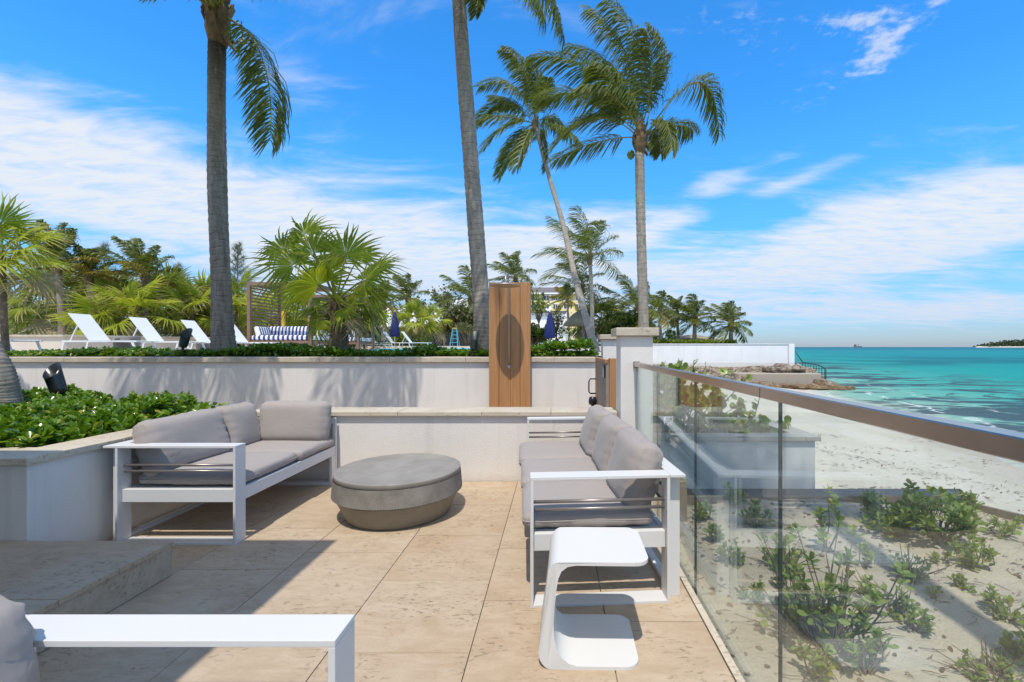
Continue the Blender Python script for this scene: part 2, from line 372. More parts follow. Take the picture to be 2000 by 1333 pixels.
SHN = Vector((.964, -.266, 0)); SHP = Vector((12.4, 13.9, 0))
def m_sea():
    m, t, b = mat('sea_water'); p = geo(t)
    d = t.vmath('DOT_PRODUCT', t.vmath('SUBTRACT', p, tuple(SHP)), tuple(SHN))
    dn = t.node('ShaderNodeVectorMath', operation='DOT_PRODUCT'); t.l.new(t.vmath('SUBTRACT', p, tuple(SHP)), dn.inputs[0]); dn.inputs[1].default_value = SHN
    d = dn.outputs['Value']
    big = t.noise(t.mapping(p, (1, 1.0, 1)), .035, 4, .6, .6); mid = t.noise(p, .16, 5, .6, .6)
    dd = t.math('ADD', d, t.math('MULTIPLY', t.math('SUBTRACT', mid, .5), 9.))
    col = t.ramp(t.math('DIVIDE', dd, 60.), [(0., (.38, .42, .33)), (.05, (.20, .38, .30)), (.16, (.06, .32, .26)), (.40, (.012, .26, .235)), (1., (.004, .21, .225))])
    sp = t.node('ShaderNodeSeparateXYZ'); t.l.new(p, sp.inputs[0])
    ly = t.math('DIVIDE', t.math('LOGARITHM', t.math('MAXIMUM', sp.outputs[1], 1.), 10.), 4.)   # 0..1 for 1..10 km
    farn = t.math('MULTIPLY', t.math('SUBTRACT', t.noise(t.mapping(p, (.4, 1, 1)), .006, 3), .5), .12)
    lyy = t.math('ADD', ly, farn)
    deep = t.ramp(lyy, [(0., 0.), (.43, 0.), (.47, .0), (.62, .12), (.72, .75), (.80, .9), (1., 1.)])
    col = t.mix(deep, col, (.004, .10, .16))
    # seagrass meadows: patches on the sea floor
    band = t.math('MULTIPLY', t.smooth(lyy, .445, .475), t.math('SUBTRACT', 1., t.smooth(lyy, .52, .56)))
    gr = t.noise(t.mapping(p, (.5, 1, 1)), .05, 5, .65, .8)
    col = t.mix(t.math('MULTIPLY', t.math('MULTIPLY', band, t.smooth(gr, .40, .56)), .72), col, (.006, .10, .12))
    gr2 = t.noise(t.mapping(p, (.55, 1.1, 1), (0, 0, R(8)), (5, 3, 0)), .28, 5, .66, .6)
    near = t.math('MULTIPLY', t.smooth(d, .6, 2.2), t.math('SUBTRACT', 1., t.smooth(d, 10, 26)))
    col = t.mix(t.math('MULTIPLY', t.math('MULTIPLY', near, t.smooth(gr2, .47, .54)), .85), col, (.035, .05, .075))
    gr3 = t.noise(t.mapping(p, (.5, 1.2, 1)), .8, 4, .6)
    col = t.mix(t.math('MULTIPLY', t.math('MULTIPLY', near, t.smooth(gr3, .60, .66)), .6), col, (.05, .07, .08))
    ph = t.math('FRACT', t.math('MULTIPLY', t.math('ADD', d, t.math('MULTIPLY', t.noise(t.mapping(p, (1, 1, 1)), .45, 4, .6), 3.2)), .38))
    wl = t.math('MULTIPLY', t.math('MULTIPLY', t.smooth(ph, .86, .95), t.math('SUBTRACT', 1., t.smooth(ph, .965, 1.))), t.math('SUBTRACT', 1., t.smooth(d, 3, 9)))
    wl = t.math('MULTIPLY', wl, t.smooth(t.noise(p, .9, 5, .7), .42, .58))
    col = t.mix(t.math('MULTIPLY', wl, .8), col, (.62, .64, .62))
    # foam at the edge
    fo = t.noise(p, 2.2, 6, .7, .5)
    ed = t.math('SUBTRACT', 1., t.smooth(t.math('ADD', d, t.math('MULTIPLY', fo, 2.2)), .6, 2.4))
    col = t.mix(t.math('MULTIPLY', ed, .75), col, (.62, .58, .53))
    wv = t.noise(t.mapping(p, (.6, 1.6, 1), (0, 0, R(10))), 1.3, 6, .62, .6)
    wv2 = t.noise(t.mapping(p, (.5, 1.5, 1)), .12, 4, .6)
    nb = t.bump(t.math('ADD', wv, t.math('MULTIPLY', wv2, 3.)), .8, .3)
    t.n.remove(b); df = t.node('ShaderNodeBsdfDiffuse'); t.l.new(col, df.inputs[0]); t.l.new(nb, df.inputs['Normal'])
    gl = t.node('ShaderNodeBsdfGlossy'); gl.inputs['Roughness'].default_value = .2; t.l.new(nb, gl.inputs['Normal'])
    fr = t.node('ShaderNodeFresnel'); fr.inputs[0].default_value = 1.33; t.l.new(nb, fr.inputs['Normal'])
    mx = t.node('ShaderNodeMixShader'); t.l.new(t.math('MULTIPLY', fr.outputs[0], .22, clamp=True), mx.inputs[0])
    t.l.new(df.outputs[0], mx.inputs[1]); t.l.new(gl.outputs[0], mx.inputs[2]); t.l.new(mx.outputs[0], t.n['Material Output'].inputs[0])
m_sea()
def m_pool():
    m, t, b = mat('pool_water'); p = geo(t)
    t.set(b.inputs['Base Color'], t.mix(t.noise(t.mapping(p, (.3, 1, 1)), 1.5, 4), (.005, .30, .40), (.03, .48, .56)))
    b.inputs['Roughness'].default_value = .25; b.inputs['Specular IOR Level'].default_value = .15
    t.set(b.inputs['Normal'], t.bump(t.noise(p, 4, 3), .3, .05))
m_pool()
def m_rock():
    m, t, b = mat('shore_rock'); p = geo(t)
    a = t.noise(p, 1.2, 6, .65, .6); c = t.noise(t.mapping(p, (1, 1, 2)), 5, 6, .7, .8)
    col = t.ramp(a, [(.3, (.22, .155, .10)), (.5, (.37, .29, .21)), (.7, (.55, .48, .39))])
    col = t.mix(t.smooth(c, .46, .58), col, (.07, .055, .04))
    sp = t.node('ShaderNodeSeparateXYZ'); t.l.new(p, sp.inputs[0])
    low = t.smooth(t.math('ADD', sp.outputs[2], t.math('MULTIPLY', a, .5)), -1.35, -.65, 1., 0.)
    col = t.mix(t.math('MULTIPLY', low, .7), col, (.20, .11, .03))
    t.set(b.inputs['Base Color'], col); b.inputs['Roughness'].default_value = .95
    t.set(b.inputs['Normal'], t.bump(c, 1.0, .15))
m_rock()
def m_shade_band():
    m_simple('shade_band', (.07, .075, .082), .6, .12, 2, .3, 40)  # shade on the ground put into a dark colour
m_shade_band()
def m_knurl():
    m, t, b = mat('knurled_concrete'); p = geo(t)
    a = t.noise(p, 9, 4)
    t.set(b.inputs['Base Color'], t.ramp(a, [(.3, (.17, .15, .125)), (.7, (.27, .245, .21))])); b.inputs['Roughness'].default_value = .7
m_knurl()

# ------------------------------------------------------------------ mesh helpers
def tag(o, label=None, cat=None, group=None, kind=None):
    if label: o['label'] = label
    if cat: o['category'] = cat
    if group: o['group'] = group
    if kind: o['kind'] = kind
    return o
def thing(name, label, cat, loc=(0, 0, 0), rz=0, group=None, kind=None):
    o = bpy.data.objects.new(name, None); C.objects.link(o); o.location = loc; o.rotation_euler = (0, 0, rz)
    o.empty_display_size = .2
    return tag(o, label, cat, group, kind)
def place(o, parent):
    """vertices are given in world space; parent has only a translation"""
    if parent is not None:
        o.parent = parent
def link(name, me, parent=None, world=True):
    o = bpy.data.objects.new(name, me); C.objects.link(o)
    if parent is not None:
        o.parent = parent
    return o
def root_of(o):
    while o.parent: o = o.parent
    return o
def np_mesh(name, V, Fq, mats, parent=None, attrs=None, midx=None, smooth=False, world=True):
    """V (n,3), Fq list of arrays (m,3|4) ; world coords minus the root's location"""
    V = np.asarray(V, dtype=np.float32)
    if parent is not None and world:
        V = V - np.array(root_of(parent).location, dtype=np.float32)
    if not isinstance(Fq, list): Fq = [Fq]
    Fq = [np.asarray(f, dtype=np.int32) for f in Fq if len(f)]
    me = bpy.data.meshes.new(name)
    me.vertices.add(len(V)); me.vertices.foreach_set('co', V.ravel())
    li = np.concatenate([f.ravel() for f in Fq]); tot = np.concatenate([np.full(len(f), f.shape[1], np.int32) for f in Fq])
    st = np.concatenate([[0], np.cumsum(tot)[:-1]]).astype(np.int32)
    me.loops.add(len(li)); me.loops.foreach_set('vertex_index', li)
    me.polygons.add(len(tot)); me.polygons.foreach_set('loop_start', st)
    if not isinstance(mats, (list, tuple)): mats = [mats]
    for m in mats: me.materials.append(MATS[m])
    if midx is not None: me.polygons.foreach_set('material_index', np.asarray(midx, np.int32))
    if smooth: me.polygons.foreach_set('use_smooth', np.ones(len(tot), bool))
    if attrs:
        for k, v in attrs.items():
            at = me.attributes.new(k, 'FLOAT', 'POINT'); at.data.foreach_set('value', np.asarray(v, np.float32))
    me.update(calc_edges=True)
    return link(name, me, parent)

class MB:
    def __init__(s): s.v = []; s.f = []; s.m = []; s.sm = []
    def quadmesh(s, vs, fs, mi=0, smooth=False):
        k = len(s.v); s.v += [tuple(v) for v in vs]
        for f in fs: s.f.append([i + k for i in f]); s.m.append(mi); s.sm.append(smooth)
        return s
    def box(s, x0, x1, y0, y1, z0, z1, mi=0, M=None):
        vs = [Vector((x, y, z)) for z in (z0, z1) for y in (y0, y1) for x in (x0, x1)]
        if M is not None: vs = [M @ v for v in vs]
        return s.quadmesh(vs, [(0, 2, 3, 1), (4, 5, 7, 6), (0, 1, 5, 4), (2, 6, 7, 3), (0, 4, 6, 2), (1, 3, 7, 5)], mi)
    def bar(s, a, b, w_, h_=None, mi=0, up=Vector((0, 0, 1))):
        a = Vector(a); b = Vector(b); h_ = h_ or w_; d = (b - a).normalized()
        if abs(d.dot(up)) > .98: up = Vector((0, 1, 0))
        x = d.cross(up).normalized() * w_ / 2; y = x.cross(d).normalized() * h_ / 2
        vs = [p + i * x + j * y for p in (a, b) for j in (-1, 1) for i in (-1, 1)]
        return s.quadmesh(vs, [(0, 2, 3, 1), (4, 5, 7, 6), (0, 1, 5, 4), (2, 6, 7, 3), (0, 4, 6, 2), (1, 3, 7, 5)], mi)
    def tube(s, pts, r, n=10, mi=0, smooth=True, caps=True):
        pts = [Vector(p) for p in pts]; rs = r if isinstance(r, (list, tuple)) else [r] * len(pts)
        k = len(s.v); prev = None
        for i, p in enumerate(pts):
            d = ((pts[min(i + 1, len(pts) - 1)]) - pts[max(i - 1, 0)]).normalized()
            if prev is None:
                x = d.cross(Vector((0, 0, 1)));
                if x.length < .05: x = d.cross(Vector((0, 1, 0)))
                x.normalize()
            else: x = (prev - d * prev.dot(d)).normalized()
            prev = x; y = d.cross(x)
            for j in range(n):
                a = 2 * math.pi * j / n; s.v.append(tuple(p + (x * math.cos(a) + y * math.sin(a)) * rs[i]))
        for i in range(len(pts) - 1):
            for j in range(n):
                a = k + i * n + j; b = k + i * n + (j + 1) % n
                s.f.append([a, b, b + n, a + n]); s.m.append(mi); s.sm.append(smooth)
        if caps:
            s.f.append([k + j for j in range(n)][::-1]); s.m.append(mi); s.sm.append(False)
            e = k + (len(pts) - 1) * n; s.f.append([e + j for j in range(n)]); s.m.append(mi); s.sm.append(False)
        return s
    def lathe(s, prof, c, n=48, mi=0, smooth=True, sx=1, sy=1):
        k = len(s.v)
        for (r, z) in prof:
            for j in range(n):
                a = 2 * math.pi * j / n; s.v.append((c[0] + r * sx * math.cos(a), c[1] + r * sy * math.sin(a), c[2] + z))
        for i in range(len(prof) - 1):
            for j in range(n):
                a = k + i * n + j; b = k + i * n + (j + 1) % n
                s.f.append([a, b, b + n, a + n]); s.m.append(mi); s.sm.append(smooth)
        s.f.append([k + j for j in range(n)][::-1]); s.m.append(mi); s.sm.append(False)
        e = k + (len(prof) - 1) * n; s.f.append([e + j for j in range(n)]); s.m.append(mi); s.sm.append(False)
        return s
    def build(s, name, mats, parent=None, bevel=0, local=False, seg=2):
        off = Vector((0, 0, 0))
        if parent is not None and not local: off = root_of(parent).location
        me = bpy.data.meshes.new(name)
        me.from_pydata([tuple(Vector(v) - off) for v in s.v], [], s.f)
        if not isinstance(mats, (list, tuple)): mats = [mats]
        for m in mats: me.materials.append(MATS[m])
        me.polygons.foreach_set('material_index', s.m); me.polygons.foreach_set('use_smooth', s.sm)
        bm = bmesh.new(); bm.from_mesh(me)
        bmesh.ops.recalc_face_normals(bm, faces=bm.faces)
        if bevel:
            ed = [e for e in bm.edges if e.is_manifold and e.calc_face_angle(0) > .6]
            bmesh.ops.bevel(bm, geom=ed, offset=bevel, segments=seg, affect='EDGES', profile=.5)
        bm.to_mesh(me); bm.free(); me.update()
        return link(name, me, parent)

def box_obj(name, m, parent, x0, x1, y0, y1, z0, z1, bevel=0, local=False):
    return MB().box(x0, x1, y0, y1, z0, z1).build(name, m, parent, bevel, local)

# ------------------------------------------------------------------ leaves and foliage (numpy)
def unit(a): return a / np.maximum(np.linalg.norm(a, axis=-1, keepdims=True), 1e-9)
LEAF = dict(  # templates: length along x 0..1, width along y, z lift
    oval=(np.array([(0, 0, 0), (.3, -.24, .03), (.3, 0, -.03), (.3, .24, .03), (.75, -.27, .06), (.75, 0, .0), (.75, .27, .06), (1, 0, -.02)], float),
          [np.array([(0, 1, 2), (0, 2, 3), (4, 7, 5), (5, 7, 6)]), np.array([(1, 4, 5, 2), (2, 5, 6, 3)])]),
    diamond=(np.array([(0, 0, 0), (.5, -.3, .05), (1, 0, -.05), (.5, .3, .05)], float), [np.array([(0, 1, 2), (0, 2, 3)])]),
    round=(np.array([(0, 0, 0), (.18, -.38, .03), (.55, -.5, .05), (.9, -.3, .0), (1, 0, -.03), (.9, .3, .0), (.55, .5, .05), (.18, .38, .03), (.5, 0, -.05)], float),
           [np.array([(0, 1, 8), (1, 2, 8), (2, 3, 8), (3, 4, 8), (4, 5, 8), (5, 6, 8), (6, 7, 8), (7, 0, 8)])]),
    strand=(np.array([(0, 0, 0), (.35, -.09, .02), (1, .05, 0), (.6, .12, .01)], float), [np.array([(0, 1, 2), (0, 2, 3)])]),
    needle=(np.array([(0, -.03, 0), (0, .03, 0), (1, 0, -.15)], float), [np.array([(0, 1, 2)])]))
def leaves(name, pos, direc, size, m, parent=None, kind='oval', up=None, flat=.5, label=None, extra=None, world=True):
    tv, tf = LEAF[kind]; n = len(pos)
    d = unit(direc); upv = np.tile([0, 0, 1.], (n, 1)) if up is None else up
    upv = upv + RNG.normal(0, flat, (n, 3))
    y = unit(np.cross(upv, d)); z = np.cross(d, y)
    M_ = np.stack([d, y, z], axis=1)                       # rows = basis
    V = pos[:, None, :] + np.einsum('kb,nbc->nkc', tv, M_) * np.asarray(size).reshape(-1, 1, 1)
    base = (np.arange(n) * len(tv))[:, None, None]
    Fs = [(f[None] + base).reshape(-1, f.shape[1]) for f in tf]
    rn = np.repeat(RNG.rand(n), len(tv))
    V = V.reshape(-1, 3); att = {'rnd': rn}
    return np_mesh(name, V, Fs, m, parent, att, world=world)
def rosettes(cen, per, size, lift=.5, tiers=1):
    """leaf whorls: positions and directions"""
    n = len(cen); ang = RNG.rand(n, 1) * 6.28 + np.arange(per)[None] * 2.399
    e = lift * (.15 + .85 * (np.arange(per)[None] / per)) + RNG.normal(0, .18, (n, per))
    d = np.stack([np.cos(ang) * np.cos(e), np.sin(ang) * np.cos(e), np.sin(e) * np.ones_like(ang)], -1)
    tiltv = RNG.normal(0, .22, (n, 1, 3)); d = d + tiltv
    p = cen[:, None, :] + np.stack([0 * ang, 0 * ang, (np.arange(per)[None] / per - 1) * size * .9 + 0 * ang], -1)
    s = size * (1.15 - .55 * np.arange(per)[None] / per) * RNG.uniform(.8, 1.2, (n, per))
    return p.reshape(-1, 3), d.reshape(-1, 3), s.reshape(-1)
def cloud_points(blobs, n, shell=.55):
    r = np.array([b[3] * b[4] * b[5] for b in blobs]) ** (2 / 3.); idx = RNG.choice(len(blobs), n, p=r / r.sum())
    B_ = np.array(blobs)[idx]; u = unit(RNG.normal(0, 1, (n, 3))); k = (shell + (1 - shell) * RNG.rand(n, 1)) ** .7
    return B_[:, :3] + u * B_[:, 3:6] * k, u
def bush(name, label, cat, blobs, n, size, m='shrub_leaf', kind='oval', group=None, stems=True, kindtag=None, base=None):
    b0 = np.array(blobs); zb = (b0[:, 2] - b0[:, 5]).min() if base is None else base
    c = b0[:, :3].mean(0); t = thing(name, label, cat, (c[0], c[1], zb), 0, group)
    p, u = cloud_points(blobs, n); p[:, 2] = np.maximum(p[:, 2], zb + .02)
    d = u + RNG.normal(0, .6, (n, 3)) + np.array([0, 0, .25])
    leaves('foliage', p, d, size * RNG.uniform(.7, 1.3, n), m, t, kind, None, .8)
    if stems:
        mb = MB()
        for b in blobs[:14]:
            q = Vector(b[:3]); s = Vector((c[0] + RNG.uniform(-.2, .2) * b[3], c[1], zb)); mid = s.lerp(q, .5) + Vector((0, 0, -.1 * (q.z - zb)))
            r0 = max(.012, .03 * (q.z - zb)); mb.tube([s, mid, q], [r0, r0 * .7, r0 * .3], 6)
        mb.build('stem', 'twig', t)
    return t

# ------------------------------------------------------------------ palms
def trunk_mesh(name, pts, r0, r1, parent, m='coco_trunk', ring=.11, n=20, flare=1.35):
    p = [np.array(q, float) for q in pts]
    def cat(t):
        k = len(p) - 1; i = min(int(t * k), k - 1); u = t * k - i
        a, b, c, d = p[max(i - 1, 0)], p[i], p[i + 1], p[min(i + 2, k)]
        return .5 * ((2 * b) + (c - a) * u + (2 * a - 5 * b + 4 * c - d) * u ** 2 + (-a + 3 * b - 3 * c + d) * u ** 3)
    L = sum(np.linalg.norm(p[i + 1] - p[i]) for i in range(len(p) - 1)); k = max(8, int(L / ring)) * 3
    V = []; S = []
    for i in range(k + 1):
        t = i / k; c = cat(t); s = t * L
        saw = (i % 3) / 3.
        r = (r0 * (1 - t) + r1 * t) * (1 + (flare - 1) * math.exp(-s / .35)) * (1 + .07 * saw + .02 * math.sin(s * 3.1) + .012 * RNG.normal())
        a = np.arange(n) * 2 * math.pi / n
        rr = r * (1 + .012 * np.sin(a * 2 + s * 2) + .002 * RNG.normal(size=n))
        V.append(np.stack([c[0] + rr * np.cos(a), c[1] + rr * np.sin(a), c[2] + 0 * a + .02 * np.sin(a + s * 5)], 1)); S += [s] * n
    V = np.concatenate(V); i = np.arange(k)[:, None] * n; j = np.arange(n)[None]
    a = (i + j).ravel(); b = (i + (j + 1) % n).ravel()
    return np_mesh(name, V, np.stack([a, b, b + n, a + n], 1), m, parent, {'s': S}, smooth=True)

def frond(p0, p1, p2, ll, parent, wind=(-.9, 0, .1), n=60, gravity=1.15, m='coco_leaf', width=.045, bare=.16, rr=.03):
    p0, p1, p2 = [np.array(q, float) for q in (p0, p1, p2)]
    wind = np.array(wind, float)
    t = np.linspace(bare, .995, n); tt = np.concatenate([t, t]); side = np.concatenate([np.ones(n), -np.ones(n)])
    tt = np.clip(tt + RNG.normal(0, .35 / n, 2 * n), 0, 1)
    B = lambda t: ((1 - t) ** 2)[:, None] * p0 + (2 * t * (1 - t))[:, None] * p1 + (t ** 2)[:, None] * p2
    D = lambda t: unit((2 * (1 - t))[:, None] * (p1 - p0) + (2 * t)[:, None] * (p2 - p1))
    b = B(tt); T = D(tt); up = np.array([0, 0, 1.]) + 0 * T
    S = unit(np.cross(T, up) + 1e-4); N = np.cross(S, T)
    u = (tt - bare) / (1 - bare)
    ln = ll * (.45 + .75 * np.sin(np.pi * np.clip(u * .86 + .12, 0, 1)) ** .8) * .88 * RNG.uniform(.82, 1.12, 2 * n)
    d0 = unit(T * (.55 + .5 * u[:, None]) + S * side[:, None] * .85 + N * .22 + RNG.normal(0, .15, (2 * n, 3)))
    bend = np.array([0, 0, -1.]) * gravity + wind
    k = RNG.uniform(.75, 1.25, (2 * n, 1))
    d1 = unit(d0 + bend * .45 * k); d2 = unit(d0 + bend * 1.15 * k); d3 = unit(d0 * .8 + bend * 1.9 * k + RNG.normal(0, .1, (2 * n, 3)))
    q0 = b; q1 = q0 + d0 * (ln * .22)[:, None]; q2 = q1 + d1 * (ln * .28)[:, None]; q3 = q2 + d2 * (ln * .28)[:, None]; q4 = q3 + d3 * (ln * .24)[:, None]
    wv = unit(T - d1 * np.sum(T * d1, 1, keepdims=True)) + N * .25 * RNG.normal(0, 1, (2 * n, 1))
    wv = unit(wv) * (width / 2)
    V = np.stack([q0 - wv * .4, q0 + wv * .4, q1 - wv, q1 + wv, q2 - wv, q2 + wv, q3 - wv * .75, q3 + wv * .75, q4], 1)
    base = (np.arange(2 * n) * 9)[:, None, None]
    Fq = (np.array([(0, 1, 3, 2), (2, 3, 5, 4), (4, 5, 7, 6)])[None] + base).reshape(-1, 4)
    Ft = (np.array([(6, 7, 8)])[None] + base).reshape(-1, 3)
    tip = np.tile([0, 0, .2, .2, .5, .5, .8, .8, 1.], 2 * n); rnd = np.repeat(np.clip(RNG.rand(2 * n) * .8 + RNG.rand() * .35 - .1, 0, 1), 9)
    V = V.reshape(-1, 3)
    # rachis
    ts = np.linspace(0, .97, 12); c = B(ts); Tr = D(ts); Sr = unit(np.cross(Tr, [0, 0, 1.]) + 1e-4); Nr = np.cross(Sr, Tr)
    rad = rr * (1 - .85 * ts)[:, None]
    ring = np.stack([c + Sr * rad, c + Nr * rad * .7, c - Sr * rad, c - Nr * rad * .7], 1).reshape(-1, 3)
    o = len(V); i = np.arange(11)[:, None] * 4; j = np.arange(4)[None]
    a = (i + j).ravel() + o; bb = (i + (j + 1) % 4).ravel() + o
    Fr = np.stack([a, bb, bb + 4, a + 4], 1)
    V = np.concatenate([V, ring]); tip = np.concatenate([tip, np.zeros(48)]); rnd = np.concatenate([rnd, np.full(48, .5)])
    Fq2 = np.concatenate([Fq, Fr]); mi = [0] * len(Fq) + [1] * len(Fr) + [0] * len(Ft)
    return np_mesh('frond', V, [Fq2, Ft], [m, 'rachis'], parent, {'tip': tip, 'rnd': rnd}, midx=mi)

def rand_frond(top, azim, elev, L, ll, parent, wind, n, **kw):
    dh = np.array([math.cos(azim), math.sin(azim), 0]); d0 = dh * math.cos(elev) + np.array([0, 0, math.sin(elev)])
    wv = np.array(wind)
    p0 = np.array(top) + d0 * .05; p1 = p0 + d0 * L * .55 + wv * L * .08
    p2 = p1 + (dh * (.25 + .35 * math.cos(elev)) + np.array([0, 0, -.50 + .82 * math.sin(elev)]) + wv * .28) * L * .62
    return frond(p0, p1, p2, ll, parent, wind=wv * .9, n=n, **kw)

def crown_boot(top, r, parent):
    mb = MB()
    mb.tube([Vector(top) + Vector((0, 0, -r * 4)), Vector(top) + Vector((0, 0, -r * 2)), Vector(top) + Vector((0, 0, r)), Vector(top) + Vector((0, 0, r * 4))], [r * 1.0, r * 1.45, r * 1.3, r * .5], 10)
    for k in range(14):
        a = k * 2.4; z = -r * 3 + k * r * .35
        d = Vector((math.cos(a), math.sin(a), 0)); p = Vector(top) + Vector((0, 0, z)) + d * r * 1.1
        mb.bar(p, p + d * r * .6 + Vector((0, 0, r * (1.6 if k % 3 else -1.2))), r * 1.1, r * .22)
    return mb.build('crown_base', 'boot', parent)

def coco(label, pts, r0, r1, nf, L, ll, seed, wind=(-.62, 0, .05), special=(), nl=46, m='coco_leaf', tm='coco_trunk', e0=80, e1=-25, boot=True, group='coconut palms', nuts=0, width=.032, yellow=0, azs=None, ring=.11, flare=1.35, grav=1.15):
    global RNG
    RNG = np.random.RandomState(seed)
    b = Vector(pts[0]); t = thing('coconut_palm', label, 'palm tree', b, 0, group)
    trunk_mesh('trunk', pts, r0, r1, t, tm, ring, flare=flare)
    top = Vector(pts[-1])
    if boot: crown_boot(top, r1 * 1.1, t)
    for (p0, p1, p2, l2) in special:
        frond(p0, p1, p2, l2, t, wind=wind, n=int(nl * 1.3), m=m, width=width)
    for i in range(nf):
        u = i / max(1, nf - 1); e = R(e0 + (e1 - e0) * u ** .85) + RNG.normal(0, .07)
        a = i * 2.3999 + seed if azs is None else azs[i % len(azs)] + RNG.normal(0, .2)
        rand_frond(top, a, e, L * RNG.uniform(.85, 1.1) * (1 - .12 * u), ll, t, wind, nl, m=('coco_leaf_yellow' if i >= nf - yellow else m), width=width, gravity=grav)
    if nuts:
        mb = MB()
        for k in range(nuts):
            a = k * 1.3; c = top + Vector((math.cos(a) * r1 * 2.4, math.sin(a) * r1 * 2.4, -r1 * 2.2 - .1 * (k % 3)))
            mb.lathe([(.02, -.14), (.09, -.08), (.12, 0), (.09, .09), (.02, .14)], c, 8)
        mb.build('coconuts', 'coconut_husk', t)
    return t

def fan_blade(seed, nseg=34, spread=128, droop=.28, m='fan_leaf', petiole=.9, wind=0.0, curl=.2):
    """fan-shaped leaf: petiole along +x for <petiole>, blade radius 1 (mesh in unit size)"""
    r = np.random.RandomState(seed); th = np.linspace(-R(spread), R(spread), nseg); dth = th[1] - th[0]
    V = []; T_ = []; Rn = []; Fq = []; Ft = []
    for i, a in enumerate(th):
        R_ = (1 - .22 * abs(a / R(spread)) ** 1.5) * r.uniform(.9, 1.06); k = len(V)
        d = np.array([math.cos(a), math.sin(a), 0]); n = np.array([-math.sin(a), math.cos(a), 0]); rn = r.rand()
        dr = droop * r.uniform(.3, 2.6)
        cup = .22 * abs(math.sin(a / 2))
        side = r.normal(0, .11) + wind * .25
        for s, wf in ((.02, 0), (.30, 1), (.50, 1.), (.78, .62), (1.0, 0.0)):
            c = np.array([petiole, 0, 0]) + d * R_ * s + np.array([0, side * s ** 3, cup * s - dr * max(0, s - .35) ** 2 * 2.4])
            hw = min(s, .50) * R_ * math.tan(dth / 2) * 1.03 * wf
            if wf == 0: V.append(c); T_.append(s); Rn.append(rn)
            else:
                fold = hw * .95
                V += [c - n * hw - [0, 0, fold * .5], c + np.array([0, 0, fold * .5]), c + n * hw - [0, 0, fold * .5]]; T_ += [s] * 3; Rn += [rn] * 3
        # idx: 0 | 1 2 3 | 4 5 6 | 7 8 9 | 10
        Ft += [(k, k + 1, k + 2), (k, k + 2, k + 3), (k + 7, k + 10, k + 8), (k + 8, k + 10, k + 9)]
        for q in (1, 4): Fq += [(k + q, k + q + 3, k + q + 4, k + q + 1), (k + q + 1, k + q + 4, k + q + 5, k + q + 2)]
    mi = [0] * (len(Fq))
    k = len(V); pr = .022
    for x in (0, petiole * .5, petiole):
        z = .05 * math.sin(x / petiole * math.pi)
        V += [np.array([x, pr, z]), np.array([x, 0, z + pr * .8]), np.array([x, -pr, z]), np.array([x, 0, z - pr * .8])]; T_ += [0] * 4; Rn += [.8] * 4
    for i in range(2):
        for j in range(4): a = k + i * 4 + j; b = k + i * 4 + (j + 1) % 4; Fq.append((a, b, b + 4, a + 4)); mi.append(1)
    mi += [0] * len(Ft)
    V = np.array(V); Fq = np.array(Fq, np.int32); Ft = np.array(Ft, np.int32)
    me = bpy.data.meshes.new('fan_leaf'); me.vertices.add(len(V)); me.vertices.foreach_set('co', V.astype(np.float32).ravel())
    li = np.concatenate([Fq.ravel(), Ft.ravel()]); tot = np.array([4] * len(Fq) + [3] * len(Ft), np.int32)
    me.loops.add(len(li)); me.loops.foreach_set('vertex_index', li); me.polygons.add(len(tot))
    me.polygons.foreach_set('loop_start', np.concatenate([[0], np.cumsum(tot)[:-1]]).astype(np.int32))
    me.materials.append(MATS[m]); me.materials.append(MATS['rachis']); me.polygons.foreach_set('material_index', np.array(mi, np.int32))
    for nme, v in (('tip', T_), ('rnd', Rn)):
        at = me.attributes.new(nme, 'FLOAT', 'POINT'); at.data.foreach_set('value', np.asarray(v, np.float32))
    me.update(calc_edges=True)
    return me
FANS = {}
for _m in ('fan_leaf', 'fan_leaf_dark', 'fan_leaf_dry'):
    FANS[_m] = [fan_blade(s * 7 + 3, droop=(.2, .35, .5, .28)[s], m=_m, petiole=(.8, 1.0, .9, 1.1)[s], spread=(125, 110, 118, 135)[s], wind=(0, -.6, .5, -.3)[s]) for s in range(4)]
def fan_leaf_obj(parent, base, direction, Rl, m='fan_leaf', v=0, normal=None, pet=None):
    d = Vector(direction).normalized()
    nrm = Vector(normal) if normal is not None else Vector((RNG.normal(0, .3), -.35 + RNG.normal(0, .3), 1))
    y = nrm.cross(d).normalized(); z = d.cross(y)
    o = bpy.data.objects.new('frond', FANS[m][v % 4]); C.objects.link(o); o.parent = parent
    M = Matrix((d, y, z)).transposed().to_4x4()
    sx = Rl
    M = Matrix.Translation(Vector(base) - root_of(parent).location) @ M @ Matrix.Scale(sx, 4)
    o.matrix_local = M
    return o
